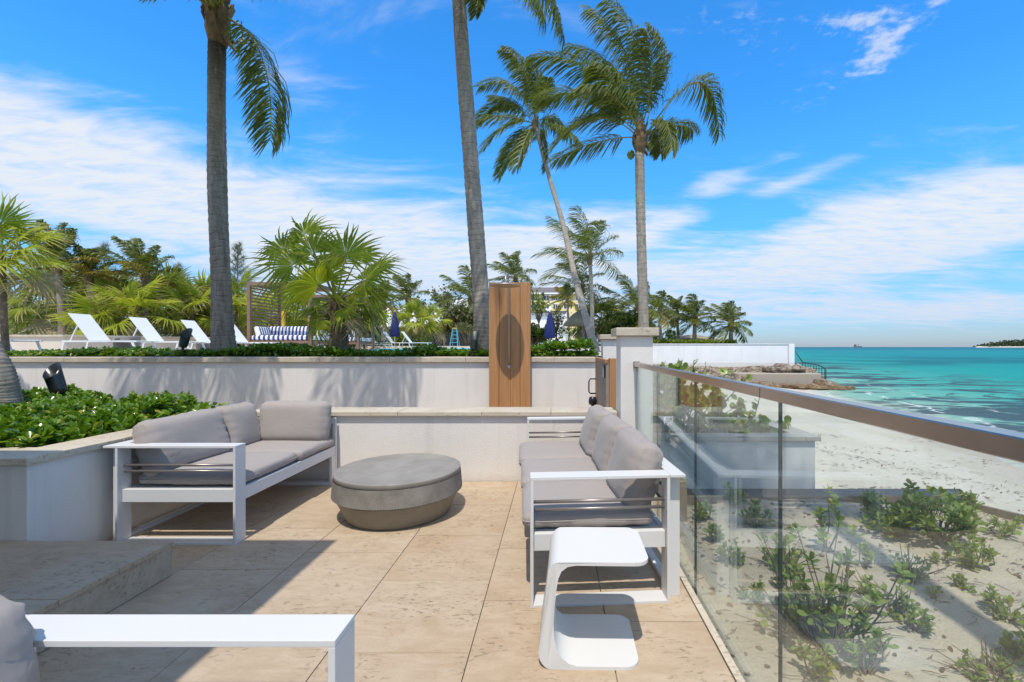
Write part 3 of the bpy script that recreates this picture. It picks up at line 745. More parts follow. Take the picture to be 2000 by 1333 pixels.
def fan_palm(label, base, top, r0, nleaf, Rl, seed, m='fan_leaf', dry=2, special=(), group='fan palms', tm='fan_trunk', e1=-45, r1=None):
    global RNG
    RNG = np.random.RandomState(seed)
    b = Vector(base); tp = Vector(top); t = thing('fan_palm', label, 'palm tree', b, 0, group)
    trunk_mesh('trunk', [b, b.lerp(tp, .5) + Vector((RNG.normal(0, .03), 0, 0)), tp], r0, r1 or r0 * .8, t, tm, .07, 12, 1.2)
    for (dx, nx, Rs, vv) in special:
        fan_leaf_obj(t, tp, dx, Rs, m, vv, nx)
    for i in range(nleaf):
        u = i / max(1, nleaf - 1); e = R(80 + (e1 - 80) * u ** .9) + RNG.normal(0, .12); a = i * 2.3999 + seed
        d = Vector((math.cos(a) * math.cos(e), math.sin(a) * math.cos(e), math.sin(e)))
        d.x -= .12
        mm = 'fan_leaf_dry' if i >= nleaf - dry else m
        fan_leaf_obj(t, tp, d, Rl * RNG.uniform(.8, 1.1), mm, i)
    return t

# =================================================================== SETTING
# --- sea, beach, land
SEA = -1.7
sea = MB().quadmesh([(-9000, -3000, SEA), (12000, -3000, SEA), (12000, 12000, SEA), (-9000, 12000, SEA)], [(0, 1, 2, 3)]).build('sea', 'sea_water')
tag(sea, kind='structure')
def beach_z(x, y):
    d = (SHP - Vector((x, y, 0))).dot(SHN)
    z = min(-.92 - .01 * 0, SEA + .10 * d)
    return max(z, -3.2)
nx, ny = 90, 110
xs = np.linspace(.9, 24, nx); ys = np.linspace(-25, 37, ny)
V = np.array([(x, y, beach_z(x, y) + .035 * math.sin(x * 1.9 + math.sin(y * 1.3)) * math.sin(y * 1.7 + x * .6)) for y in ys for x in xs])
i = np.arange(ny - 1)[:, None] * nx + np.arange(nx - 1)[None]; i = i.ravel()
tag(np_mesh('beach', V, np.stack([i, i + 1, i + nx + 1, i + nx], 1), 'beach_sand', smooth=True), kind='structure')
# land under terraces and beyond (prism)
def prism(name, poly, z0, z1, m, parent=None, bevel=0):
    n = len(poly); vs = [(x, y, z0) for x, y in poly] + [(x, y, z1) for x, y in poly]
    fs = [list(range(n))[::-1], list(range(n, 2 * n))] + [(i, (i + 1) % n, (i + 1) % n + n, i + n) for i in range(n)]
    return MB().quadmesh(vs, fs).build(name, m, parent, bevel)
tag(prism('pool_terrace_ground', [(-60, 7.31), (1.3, 7.31), (1.3, 9), (4.2, 20), (6.4, 30.3), (-60, 30.3)], -3, 1.14, 'deck'), kind='structure')
tag(prism('far_terrace_ground', [(-90, 30.3), (6.4, 30.3), (7.6, 36.2), (18.6, 36.2), (18.9, 75), (40, 420), (-400, 420), (-400, 30.3)], -3, 1.36, 'deck'), kind='structure')
tag(prism('walkway_ground', [(-12, 4.72), (.60, 4.72), (.72, 4.5), (1.3, 4.5), (1.3, 7.02), (-12, 7.02)], -.6, -.004, 'joint'), kind='structure')
# garden sand beside the terrace
gx = np.linspace(.76, 9.0, 70); gy = np.linspace(-6, 5.05, 80)
def gz(x, y): return -.42 + .035 * math.sin(x * 2.3 + y) * math.sin(y * 2.1) + .02 * math.sin(x * 7 + y * 3) * math.sin(y * 6.3 - x)
def edge_x(y): return 4.25 + .55 * (5.05 - y) ** .75 if y < 5.05 else 4.25
V = []
for y in gy:
    xe = edge_x(y)
    for k in range(70):
        x = .76 + (xe - .76) * k / 69; V.append((x, y, gz(x, y)))
i = (np.arange(79)[:, None] * 70 + np.arange(69)[None]).ravel()
tag(np_mesh('garden_ground', V, np.stack([i, i + 1, i + 71, i + 70], 1), 'garden_sand', smooth=True), kind='structure')
ed = thing('garden_edging', 'low weathered timber edging curving round the sandy garden bed', 'edging', (0.76, 5.07, -.9))
pts = [(x, 5.07) for x in np.linspace(.76, 4.25, 7)] + [(edge_x(y) + .02, y) for y in np.linspace(4.9, -5, 22)]
for a, b in zip(pts[:-1], pts[1:]):
    d = (Vector(b) - Vector(a)); n2 = Vector((d.y, -d.x)).normalized() * .02; e = d.normalized() * .003
    a2 = Vector(a) + e; b2 = Vector(b) - e
    prism('plank', [(a2 - n2)[:], (b2 - n2)[:], (b2 + n2)[:], (a2 + n2)[:]], -1.05, -.36, 'twig', ed)
# dark slab standing in for shaded ground between bed and outer wall
pth = prism('shade_band', [(.78, 5.10), (4.30, 5.10), (4.75, 5.2), (6.2, 6.97), (.78, 6.97)], -1.2, -.872, 'shade_band'); tag(pth, kind='structure')

# --- terrace floor
fl = box_obj('terrace_floor', 'joint', None, -8, .735, -6, 4.43, -1.3, -.012); tag(fl, kind='structure')
cols = [-2.80, -2.19, -1.58, -.97, -.365, .24]
edges = [-3.02] + cols + [.70]
offs = [.1, .35, .02, .24, -.10, .30, .12]
for ci in range(len(edges) - 1):
    x0, x1 = edges[ci] + .002, edges[ci + 1] - .002
    y = -2.2 + offs[ci % 7]
    while y < 4.4:
        y1 = min(y + .605, 4.405)
        if y1 - y > .03:
            zt = RNG.uniform(-.001, .001)
            box_obj('tile', 'travertine', fl, x0, x1, y + .002, y1 - .002, -.011, zt, .0015)
        y += .605
for y0 in np.arange(-2.2, 4.2, .9):
    box_obj('edge_stone', 'coping', fl, .703, .735, y0 + .002, min(y0 + .898, 4.2), -.011, .004)
# --- step platform at the left
sp = box_obj('step_platform', 'joint', None, -6.0, -2.20, -2.2, 2.588, .001, .165); tag(sp, kind='structure')
for xi, (x0, x1) in enumerate([(-2.80, -2.175), (-3.41, -2.804), (-4.02, -3.414), (-4.63, -4.024), (-5.24, -4.634), (-5.95, -5.244)]):
    y = 2.60 - (0, .3, .1, .4, .2, .3)[xi]
    yb = 2.596
    ys_ = [2.596] + [2.596 - .35 - k * .605 for k in range(8)] if xi % 2 else [2.596 - k * .605 for k in range(9)]
    for a, b in zip(ys_[1:], ys_[:-1]):
        box_obj('paving_slab', 'travertine', sp, x0, x1, a + .003, b, .166, .195, .003)
for k in range(6):
    box_obj('riser_stone', 'travertine', sp, -2.198, -2.183, 2.59 - (k + 1) * .75 + .003, 2.59 - k * .75, .003, .1655, .002)

# --- walls with coping stones
def coping_run(parent, x0, x1, y0, y1, z0, z1, step, along='x', m='coping', seed=1, bev=.004):
    r = random.Random(seed); a0, a1 = (x0, x1) if along == 'x' else (y0, y1); a = a0
    while a < a1 - .01:
        b = min(a1, a + step * r.uniform(.85, 1.15))
        if a1 - b < .2: b = a1
        if along == 'x': box_obj('coping_stone', m, parent, a + .0015, b - .0015, y0, y1, z0, z1 + r.uniform(-.0015, .0015), bev)
        else: box_obj('coping_stone', m, parent, x0, x1, a + .0015, b - .0015, z0, z1 + r.uniform(-.0015, .0015), bev)
        a = b
fw = thing('front_wall', 'low white stucco wall with travertine coping at the end of the terrace', 'wall', (-1, 4.41, 0))
box_obj('wall_body', 'stucco', fw, -8.0, .60, 4.41, 4.70, -.5, .632)
coping_run(fw, -2.988, .598, 4.375, 4.73, .634, .675, .78, 'x', 'coping', 3)
pw = thing('planter_wall', 'white stucco planter wall with stone coping beside the left sofa', 'wall', (-3.02, 2.6, 0))
prism('wall_body', [(-3.02, 2.60), (-3.02, 4.408), (-3.22, 4.408), (-3.22, 2.80), (-8, 2.80), (-8, 2.60)], -.2, .628, 'stucco', pw)
prism('coping_stone', [(-2.99, 2.57), (-2.99, 3.15), (-3.26, 3.15), (-3.26, 2.86), (-3.45, 2.86), (-3.45, 2.57)], .629, .67, 'coping', pw, .004)
coping_run(pw, -3.26, -2.99, 3.153, 4.372, .629, .67, .62, 'y', 'coping', 8)
coping_run(pw, -8, -3.453, 2.57, 2.86, .629, .67, .62, 'x', 'coping', 9)
prism('planter_soil', [(-8, 2.80), (-3.22, 2.80), (-3.22, 4.72), (-8, 4.72)], -.2, .60, 'soil').__setitem__('kind', 'structure')
rw = thing('rear_wall', 'long white stucco retaining wall with stone coping below the pool terrace', 'wall', (-5, 7, 0))
box_obj('wall_body', 'stucco', rw, -14, .62, 7.0, 7.31, -.2, 1.062)
coping_run(rw, -14, .62, 6.955, 7.34, 1.064, 1.142, 1.25, 'x', 'coping', 5, .008)
# pillars
def pillar(label, x0, x1, y0, y1, z1, cap, ov, name='gate_pillar'):
    t = thing(name, label, 'pillar', ((x0 + x1) / 2, y0, 0), 0)
    box_obj('pillar_body', 'stucco', t, x0, x1, y0, y1, -1.2, z1, .006)
    box_obj('capstone', 'coping', t, x0 - ov, x1 + ov, y0 - ov, y1 + ov, z1 + .001, z1 + cap, .007)
    return t
pillar('large white stucco pillar with thick stone cap at the end of the glass railing', .605, .905, 4.23, 4.53, 1.40, .078, .048)
pillar('smaller white stucco pillar with stone cap behind the gate', .73, 1.02, 7.0, 7.3, 1.415, .075, .05)
# outer planter wall beyond the glass
ow = thing('outer_planter_wall', 'long low white wall with grey stone coping beyond the glass on the beach', 'wall', (.95, 6.98, -.9))
prism('wall_body', [(.95, 6.98), (3.98, 6.98), (3.98, 9.0), (3.78, 9.0), (3.78, 7.2), (.95, 7.2)], -1.6, -.14, 'stucco_white', ow)
coping_run(ow, .95, 4.05, 6.93, 7.25, -.138, -.065, .75, 'x', 'coping_grey', 12, .008)
coping_run(ow, 3.73, 4.05, 7.253, 9.0, -.138, -.065, .75, 'y', 'coping_grey', 13, .008)
prism('outer_bed_soil', [(.95, 7.2), (3.78, 7.2), (3.78, 9.0), (.95, 9.0)], -1.6, -.25, 'soil').__setitem__('kind', 'structure')
rt = thing('terrace_retaining_wall', 'white retaining wall under the raised pool terrace on the beach side', 'wall', (1.3, 8, -1))
prism('wall_body', [(1.02, 7.32), (1.33, 7.32), (1.33, 9), (4.23, 20), (6.43, 30.3), (7.6, 35.9), (7.4, 35.9), (6.2, 30.4), (4.0, 20.1), (1.1, 9.1)], -2.5, 1.16, 'stucco_white', rt)

# --- seawall and shore rocks
sw = thing('sea_wall', 'long white seawall above the rocky shore with hedge on top', 'wall', (12, 36, 0))
box_obj('wall_body', 'stucco_white', sw, 1.0, 18.35, 35.95, 36.35, -1.2, 1.50)
box_obj('wall_cap', 'stucco_white', sw, 1.0, 18.35, 35.90, 36.40, 1.502, 1.56)
box_obj('end_pier', 'stucco_white', sw, 18.352, 18.80, 35.8, 36.5, -2.0, 1.56)
prism('stair_parapet', [(18.802, 35.9), (18.802, 36.3), (20.8, 36.3), (20.8, 35.9)], -3, -2.4, 'stucco_white', sw)
mb = MB(); mb.quadmesh([(18.81, 35.95, -2), (20.6, 35.95, -2), (18.81, 35.95, -.1), (18.81, 36.3, -2), (20.6, 36.3, -2), (18.81, 36.3, -.1)], [(0, 1, 2), (3, 5, 4), (0, 3, 4, 1), (1, 4, 5, 2), (2, 5, 3, 0)]).build('stair_flank', 'stucco_white', sw)
rl = thing('stair_railing', 'black metal handrail going down to the sea at the seawall end', 'railing', (18.9, 35.8, 0))
A = Vector((18.85, 35.8, .95)); Bq = Vector((19.4, 35.75, .10)); Cq = Vector((20.7, 35.7, -.15)); Dq = Vector((20.7, 35.7, -1.3))
MB().tube([A, Bq, Bq + Vector((.1, 0, -.02)), Cq, Cq + Vector((.5, 0, -.3)), Dq + Vector((.5, 0, 0))], .035, 6).build('handrail', 'black_metal', rl)
for k in range(9):
    p = Bq.lerp(Cq + Vector((.4, 0, -.2)), k / 8.); MB().bar(p, p + Vector((0, 0, -1.0 - .1 * k / 8)), .03).build('baluster', 'black_metal', rl)
# rocky slope
nx, ny = 110, 34
V = []
for j in range(ny):
    v = j / (ny - 1)
    for i2 in range(nx):
        u = i2 / (nx - 1); x = 7.4 + u * 12.7; y = 36.0 - v * (3.0 + .9 * math.sin(u * 5 + 1) + .6 * u)
        top = -.02 - .25 * math.sin(u * 3.1) - (.35 * max(0, u - .9) * 10)
        z = top - (v ** 1.4) * (1.35 + .25 * math.sin(u * 7)) + (.16 * math.sin(x * 2.3 + y * 3) * math.sin(y * 2.7 + x) + .10 * math.sin(x * 6.1) * math.sin(y * 5.3 + x * 2) + RNG.normal(0, .05)) * min(1, v * 5)
        V.append((x, y, z if v < 1 else -2.2))
i = (np.arange(ny - 1)[:, None] * nx + np.arange(nx - 1)[None]).ravel()
tag(np_mesh('rocky_shore', V, np.stack([i, i + 1, i + nx + 1, i + nx], 1), 'shore_rock'), kind='structure')
lg = prism('concrete_ledge', [(13.2, 33.4), (13.3, 33.0), (19.0, 32.6), (19.3, 33.1), (19.0, 34.2), (13.3, 34.2)], -2.2, -.62, 'old_concrete', None, .05)
tag(lg, 'weathered grey concrete ledge at the foot of the seawall rocks', 'ledge')
def rock(x, y, z, s, seed, label):
    r = np.random.RandomState(seed); bm = bmesh.new(); bmesh.ops.create_icosphere(bm, subdivisions=2, radius=1)
    f = r.normal(0, 1, 6)
    for v in bm.verts:
        c = v.co; k = 1 + .22 * math.sin(c.x * 3 + f[0] * 3) * math.sin(c.y * 4 + f[1] * 3) + .15 * math.sin(c.z * 5 + f[2] * 3) + r.normal(0, .05)
        v.co = Vector((c.x * k * s * 1.4, c.y * k * s, c.z * k * s * .6))
    me = bpy.data.meshes.new('rock'); bm.to_mesh(me); bm.free(); me.materials.append(MATS['shore_rock'])
    o = bpy.data.objects.new('rock', me); C.objects.link(o); o.location = (x, y, z); o.rotation_euler = (0, 0, r.rand() * 6)
    tag(o, label, 'rock', 'rocks at the foot of the concrete ledge')
RL = ['brown shore rock at the left foot of the concrete ledge', 'flat brown rock left of the middle of the ledge foot', 'wide dark rock below the middle of the ledge', 'rounded rock below the ledge between two flat ones',
      'pale brown rock right of the ledge middle', 'low wet rock near the right end of the ledge', 'large orange brown rock at the right end of the ledge', 'orange brown rock reaching into the shallows', 'small last rock out in the shallow water',
      'dark jagged rock on top beside the seawall end', 'dark broken rock pile stone left of the seawall end', 'dark slab of rock lying above the ledge']
for k, (x, y, z, s) in enumerate([(13.6, 32.6, -1.35, .38), (14.5, 32.3, -1.45, .45), (15.4, 32.2, -1.5, .5), (16.3, 32.1, -1.5, .42), (17.2, 32.1, -1.55, .45), (18.3, 32.2, -1.6, .5), (19.2, 32.6, -1.55, .7), (19.9, 32.4, -1.65, .6), (20.5, 32.0, -1.72, .4), (18.2, 34.2, -.35, .55), (17.2, 34.4, -.35, .5), (16.3, 34.0, -.45, .5)]):
    rock(x, y, z, s * 1.12, 50 + k, RL[k])
# island and ship on the horizon
nx = 90; V = []
for j in range(8):
    for i2 in range(nx):
        u = i2 / (nx - 1); y = 2600 + j * 60; x = (2405 + u * 1400) * y / 2600
        z = SEA + (0 if j in (0,) else (6 + 30 * min(1, u * 6) * (1 + .2 * math.sin(u * 23) + .1 * math.sin(u * 61))) * min(1, j / 2) * (1 if i2 else 0))
        V.append((x, y, z))
i = (np.arange(7)[:, None] * nx + np.arange(nx - 1)[None]).ravel()
isl = np_mesh('island', V, np.stack([i, i + 1, i + nx + 1, i + nx], 1), 'far_leaf', None, {'rnd': [.3] * len(V)}); tag(isl, kind='structure')
n = 5000; u = RNG.rand(n); p = np.stack([2425 + u * 1380 + 30, 2610 + RNG.rand(n) * 60, 4 + 36 * np.minimum(1, u * 6) * (1 + .2 * np.sin(u * 23)) * RNG.uniform(.2, 1.12, n)], 1)
tag(leaves('island_wood', p, RNG.normal(0, 1, (n, 3)), RNG.uniform(8, 16, n), 'far_leaf', None, 'oval', None, 1), 'dark low wood covering the distant island on the horizon', 'woodland', None, 'stuff')
isb = MB().quadmesh([(2390, 2590, SEA + .05), (3800, 2590, SEA + .05), (3800, 2620, 7), (2425, 2620, 5)], [(0, 1, 2, 3)]).build('island_beach', 'beach_sand'); tag(isb, kind='structure')
sh = thing('ship', 'tiny dark ship on the horizon line', 'ship', ((1675 - PX) / F * 3500, 3500, SEA))
x = sh.location.x; prism('hull', [(x - 26, 3500), (x + 30, 3496), (x + 36, 3503), (x + 30, 3510), (x - 26, 3508)], SEA, SEA + 8, 'roof_grey', sh)
box_obj('bridge_deck', 'roof_grey', sh, x - 22, x - 8, 3501, 3507, SEA + 8.01, SEA + 22); box_obj('mast', 'roof_grey', sh, x + 8, x + 10, 3503, 3505, SEA + 8.01, SEA + 24)

# --- pool terrace
pool = prism('pool_water', [(-15.5, 12.0), (-1.3, 12.0), (-1.3, 29.4), (-9.0, 29.4), (-9.0, 22.5), (-7.2, 22.5), (-7.2, 16.5), (-6, 16.0), (-6, 12.6), (-15.5, 12.6)][1:4] + [(-9.0, 22.8), (-6.5, 19.0), (-5.2, 12.0)], 1.141, 1.21, 'pool_water'); tag(pool, kind='structure')
pc = box_obj('pool_coping', 'roof_white', None, -9.4, -.9, 29.42, 29.9, 1.142, 1.25); tag(pc, kind='structure')
pc = box_obj('pool_edge', 'coping', None, -1.28, -.9, 12.0, 29.40, 1.142, 1.24); tag(pc, kind='structure')
lw = thing('garden_wall', 'long low beige wall behind the pool loungers', 'wall', (-20, 17, 1.14))
prism('wall_body', [(-34, 13.5), (-14.6, 13.5), (-12.6, 17.2), (-12.9, 17.4), (-14.8, 13.8), (-34, 13.8)], 1.1, 1.60, 'beige_wall', lw)
prism('wall_cap', [(-34, 13.44), (-14.56, 13.44), (-12.54, 17.2), (-12.96, 17.46), (-14.84, 13.86), (-34, 13.86)], 1.602, 1.66, 'coping', lw)
l2 = thing('pool_low_wall', 'low beige wall behind the far side of the pool', 'wall', (-5, 31.5, 1.36))
box_obj('wall_body', 'beige_wall', l2, -5.6, -2.0, 31.6, 31.9, 1.36, 1.72)

# =================================================================== FURNITURE
def cushion(name, sx, sy, sz, M, parent, r=.05, bulge=.25, m='taupe_fabric', seed=0, n=16, attr=None, dent=0.0, wr=1.0):
    rs = np.random.RandomState(seed); bm = bmesh.new(); bmesh.ops.create_cube(bm, size=2)
    bmesh.ops.subdivide_edges(bm, edges=bm.edges, cuts=n, use_grid_fill=True)
    hx, hy, hz = sx / 2, sy / 2, sz / 2; ax = []
    ph = rs.rand(12) * 6.28
    for v in bm.verts:
        x, y, z = v.co; ax.append((x, y))
        b = (1 - abs(x) ** 3.2) * (1 - abs(y) ** 3.2)
        H = hz * (1 - bulge + bulge * 1.15 * b ** .7)
        q = Vector((x * hx, y * hy, z * H)); rr = min(r, H * .95)
        c = Vector((max(-(hx - rr), min(hx - rr, q.x)), max(-(hy - rr), min(hy - rr, q.y)), max(-(H - rr), min(H - rr, q.z))))
        d = q - c
        if d.length > 1e-6: q = c + d.normalized() * rr
        # pinch of the seam edges and wrinkles running in from the borders
        e = max(abs(x), abs(y)); k = math.sin(y * 19 + ph[0] + 2 * math.sin(x * 2 + ph[1])) if abs(x) > abs(y) else math.sin(x * 23 + ph[2] + 2 * math.sin(y * 2 + ph[3]))
        amp = .0032 * wr * max(0, (e - .45) / .55) * (1 if abs(z) > .3 else .6)
        nrm = Vector((0, 0, 1 if z > 0 else -1)) if abs(z) > .98 else d.normalized() if d.length > 1e-6 else Vector((0, 0, 1))
        q += nrm * (amp * k + .003 * wr * math.sin(x * 3 + ph[4]) * math.sin(y * 3 + ph[5]) + .0022 * wr * math.sin(x * 9 + y * 6 + ph[6]) * abs(x) ** 2)
        if dent: q.z -= dent * math.exp(-((x - .1) ** 2 + (y + .1) ** 2) * 3) * (1 if z > 0 else 0)
        v.co = q
    me = bpy.data.meshes.new(name); bm.to_mesh(me); bm.free()
    if attr:
        at = me.attributes.new('s', 'FLOAT', 'POINT')
        for i3, a in enumerate(ax): at.data[i3].value = (a[0] + 1) * attr
    me.transform(M); me.materials.append(MATS[m]); me.polygons.foreach_set('use_smooth', [True] * len(me.polygons))
    o = bpy.data.objects.new(name, me); C.objects.link(o); o.parent = parent
    # piped seam
    return o
def piping(parent_cushion, sx, sy, M, r=.004, rad=.05, m='taupe_fabric', z=0):
    pts = []
    for (cx, cy, a0) in ((1, 1, 0), (-1, 1, 90), (-1, -1, 180), (1, -1, 270)):
        for k in range(5):
            a = R(a0 + k * 22.5); pts.append(M @ Vector((cx * (sx / 2 - rad) + rad * math.cos(a), cy * (sy / 2 - rad) + rad * math.sin(a), z)))
    pts.append(pts[0]); mb = MB().tube(pts, r, 6, caps=False)
    return mb.build('piping', m, parent_cushion, local=True)

def sofa(label, loc, rz, s, sv, D, L, seats, backs, far_arm, endback=None, group='white framed garden sofas'):
    t = thing('garden_sofa', label, 'sofa', loc, rz, group)
    def B(name, u0, u1, v0, v1, z0, z1, m='white_paint', bevel=.002):
        xs_ = sorted((s * u0, s * u1)); ys_ = sorted((sv * v0, sv * v1))
        return box_obj(name, m, t, xs_[0], xs_[1], ys_[0], ys_[1], z0, z1, bevel, True)
    P = D - .08                         # inner plane of the rear post
    def arm(v0, v1):
        mb = MB()
        def bx(u0, u1, z0, z1):
            a = sorted((s * u0, s * u1)); b = sorted((sv * v0, sv * v1)); mb.box(a[0], a[1], b[0], b[1], z0, z1)
        bx(0, P, .635, .65); bx(0, .016, .0145, .6345); bx(P - .016, P, .0145, .6345); bx(0, P, 0, .014)
        o = mb.build('arm_frame', 'white_paint', t, .0015, True)
        vm = (v0 + v1) / 2
        for z in (.472, .512):
            MB().tube([(s * .0165, sv * vm, z), (s * (P - .0165), sv * vm, z)], .0085, 10).build('side_tube', 'tube', t, local=True)
        B('side_rail', .017, P - .017, vm - .018, vm + .018, .27, .355)
    arm(0, .1)
    if far_arm: arm(L - .1, L)
    else:
        B('leg_frame', 0, .025, L - .07, L, .0255, .2695); B('leg_frame', 0, P, L - .07, L, 0, .025); B('back_post', 0.0, P, L - .012, L, .27, .62) if False else None
    B('back_rail', P + .001, D, 0, L, .635, .65)
    for v in (.06, L - .12): B('back_leg', D - .075, D - .01, v, v + .06, .0, .6345)
    B('rear_foot_bar', D - .06, D - .015, .122, L - .122, .0, .025)
    B('seat_rail', .003, .033, .1005, L - (.1005 if far_arm else 0), .27, .355)
    B('rear_seat_rail', P - .03, P, .1005, L - .1005, .27, .353)
    B('seat_panel', .034, P - .031, .1005, L - .1005, .33, .35)
    for z in (.45, .53): MB().tube([(s * (D - .05), sv * .12, z), (s * (D - .05), sv * (L - .12), z)], .0085, 8).build('back_tube', 'tube', t, local=True)
    for k, (v0, v1, dd) in enumerate(seats):
        u0, u1 = -.01 + dd, P - .06; zc = .402
        M = Matrix.Translation((s * (u0 + u1) / 2, sv * (v0 + v1) / 2, zc)) @ Matrix.Rotation(R(90), 4, 'Z')
        o = cushion('seat_cushion', abs(v1 - v0), u1 - u0, .095, M, t, .035, .14, seed=k + int(D * 100), wr=.8)
        piping(o, abs(v1 - v0) - .004, u1 - u0 - .004, M, .0045, .035)
    for k, (v0, v1, tilt, du, zb) in enumerate(backs):
        M = Matrix.Translation((s * (P - .10 + du), sv * (v0 + v1) / 2, zb)) @ Matrix.Rotation(s * R(tilt), 4, 'Y') @ Matrix.Rotation(R(90), 4, 'X') @ Matrix.Rotation(R(90), 4, 'Y')
        o = cushion('back_cushion', abs(v1 - v0), .40, .19, M, t, .06, .38, seed=20 + k, wr=1.7) if False else None
        # axes: x = along the sofa, y = height, z = thickness
        Mx = Matrix.Translation((s * (P - .10 + du), sv * (v0 + v1) / 2, zb)) @ Matrix.Rotation(s * R(tilt), 4, 'Y') @ Matrix(((0, 0, s, 0), (1, 0, 0, 0), (0, 1, 0, 0), (0, 0, 0, 1)))
        o = cushion('back_cushion', abs(v1 - v0), .40, .20, Mx, t, .065, .34, seed=20 + k, wr=1.8)
        piping(o, abs(v1 - v0) - .012, .388, Mx, .0048, .06)
    if endback:
        u0, u1, v, tilt, zb = endback
        Mx = Matrix.Translation((s * (u0 + u1) / 2, sv * v, zb)) @ Matrix.Rotation(-sv * R(tilt), 4, 'X') @ Matrix(((1, 0, 0, 0), (0, 0, 1, 0), (0, 1, 0, 0), (0, 0, 0, 1)))
        o = cushion('back_cushion', abs(u1 - u0), .385, .20, Mx, t, .065, .30, seed=33, wr=.9)
        piping(o, abs(u1 - u0) - .012, .373, Mx, .0048, .06)
        B('corner_back_rail', 0.0, P, L + .002, L + .03, .56, .62)
        B('corner_post', 0.0, .03, L + .002, L + .03, .0, .5595)
    return t
sofa('white corner sofa with three taupe back cushions against the left planter wall', (-2.10, 2.985, 0), 0, -1, 1, .87, 1.36,
     [(.085, .75, .02), (.755, 1.33, .0)], [(.075, .80, 16, -.01, .60), (.80, 1.22, 14, .0, .60)], False, endback=(-.0, .64, 1.245, 9, .605))
sofa('white sofa with grey taupe cushions and two metal side tubes beside the glass railing', (-.125, 2.262, 0), R(4.0), 1, 1, .79, 1.97,
     [(.07, .66, -.03), (.665, 1.25, -.04), (1.255, 1.86, -.06)], [(.11, .68, 14, 0, .585), (.68, 1.24, 15, -.01, .585), (1.25, 1.80, 17, -.03, .59)], True)
sofa('cropped white sofa in the bottom left corner showing only its arm and one cushion', (-.488, 1.107, 0), 0, -1, -1, .87, 1.9,
     [(.09, .9, 0), (.905, 1.8, 0)], [(.09, .75, 14, .0, .575), (.76, 1.4, 14, 0, .585)], True)

# coffee table
ct = thing('coffee_table', 'round grey concrete coffee table with a knurled band and tapered base', 'table', (-1.235, 3.60, 0))
cx, cy = -1.235, 3.60
MB().lathe([(.4730, .3125), (.474, .3132), (.474, .342), (.4725, .3475), (.468, .3498), (.45, .350)], (cx, cy, 0), 96).build('tabletop', 'table_concrete', ct)
# knurled band with real relief
nr, nz = 900, 30; V = []
for j in range(nz + 1):
    z = .182 + (.3115 - .182) * j / nz
    for i2 in range(nr):
        a = 2 * math.pi * i2 / nr; tt = j / nz; r = .483 - .010 * tt
        rel = .0022 * (abs(math.sin(a * 80 + j * .55)) + abs(math.sin(a * 80 - j * .55))); V.append((cx + (r + rel) * math.cos(a), cy + (r + rel) * math.sin(a), z))
i = np.arange(nz)[:, None] * nr; j = np.arange(nr)[None]; a = (i + j).ravel(); b = (i + (j + 1) % nr).ravel()
np_mesh('knurled_band', V, np.stack([a, b, b + nr, a + nr], 1), 'knurled_concrete', ct)
MB().lathe([(.385, .0), (.392, .012), (.425, .09), (.460, .16), (.480, .1815), (.47, .183)], (cx, cy, 0), 96).build('table_base', 'table_concrete_base', ct)

# side table (C shape)
def side_table():
    t = thing('side_table', 'white C-shaped side table with rounded corners in front of the right sofa', 'side table', (.13, 1.86, 0), R(-1.0))
    w0, w1, d0, d1, H = -.215, .215, -.03, .33, .433     # local x, y
    prof = [(.252, H, 1), (.10, H, 0), (-.06, H, 0)]
    for k in range(1, 10):
        a = R(90 + k * 9.6); prof.append((-.105 + .055 * math.cos(a), H - .055 + .055 * math.sin(a), 0))
    prof += [(-.168, .30, 0), (-.180, .20, 0), (-.192, .12, 0)]
    for k in range(9):
        a = R(187 + k * 10.4); prof.append((-.145 + .056 * math.cos(a), .056 + .056 * math.sin(a), 0))
    prof[-1] = (-.135, 0.0, 0)
    prof += [(-.04, 0, 0), (.212, 0, 1), (.212, .014, 1), (.05, .014, 0), (-.045, .014, 0), (-.075, .019, 0), (-.103, .033, 0), (-.124, .058, 0), (-.136, .10, 0), (-.139, .15, 0), (-.134, .22, 0), (-.126, .30, 0),
             (-.119, .345, 0), (-.106, .382, 0), (-.082, .408, 0), (-.05, H - .014, 0), (.10, H - .014, 0), (.252, H - .014, 1)]
    n = len(prof); rr = .06; vs = []; dd = d1 - d0
    sl = [0, .004, .012, .03, .06, .10, .14, .17, .3, .5, .7, .83, .86, .90, .94, .97, .988, .996, 1]
    for v in sl:
        y = d0 + dd * v; m_ = min(y - d0, d1 - y); ins = 0 if m_ >= rr else rr - math.sqrt(max(0, rr * rr - (rr - m_) ** 2))
        for (x, z, e) in prof:
            lg = max(0, min(1, (-.04 - x) / .06)); u = max(0, min(1, z / H)); k = lg * math.sin(math.pi * u) ** .8
            ya = d0 + .06 * k; yb_ = d1 - .10 * k
            vs.append((x - (ins if e else 0), ya + (yb_ - ya) * v, z))
    q = len(sl) - 1; fs = [list(range(n)), [q * n + c for c in range(n)][::-1]]
    for j in range(q):
        for c in range(n): a = j * n + c; b = j * n + (c + 1) % n; fs.append((a, b, b + n, a + n))
    o = MB().quadmesh(vs, fs, 0, True).build('table_body', 'table_white', t, 0, True)
    me = o.data; bm = bmesh.new(); bm.from_mesh(me)
    for e in bm.edges: e.smooth = e.calc_face_angle(0) < R(30)
    for f in bm.faces: f.smooth = len(f.verts) == 4
    bm.to_mesh(me); bm.free()
side_table()

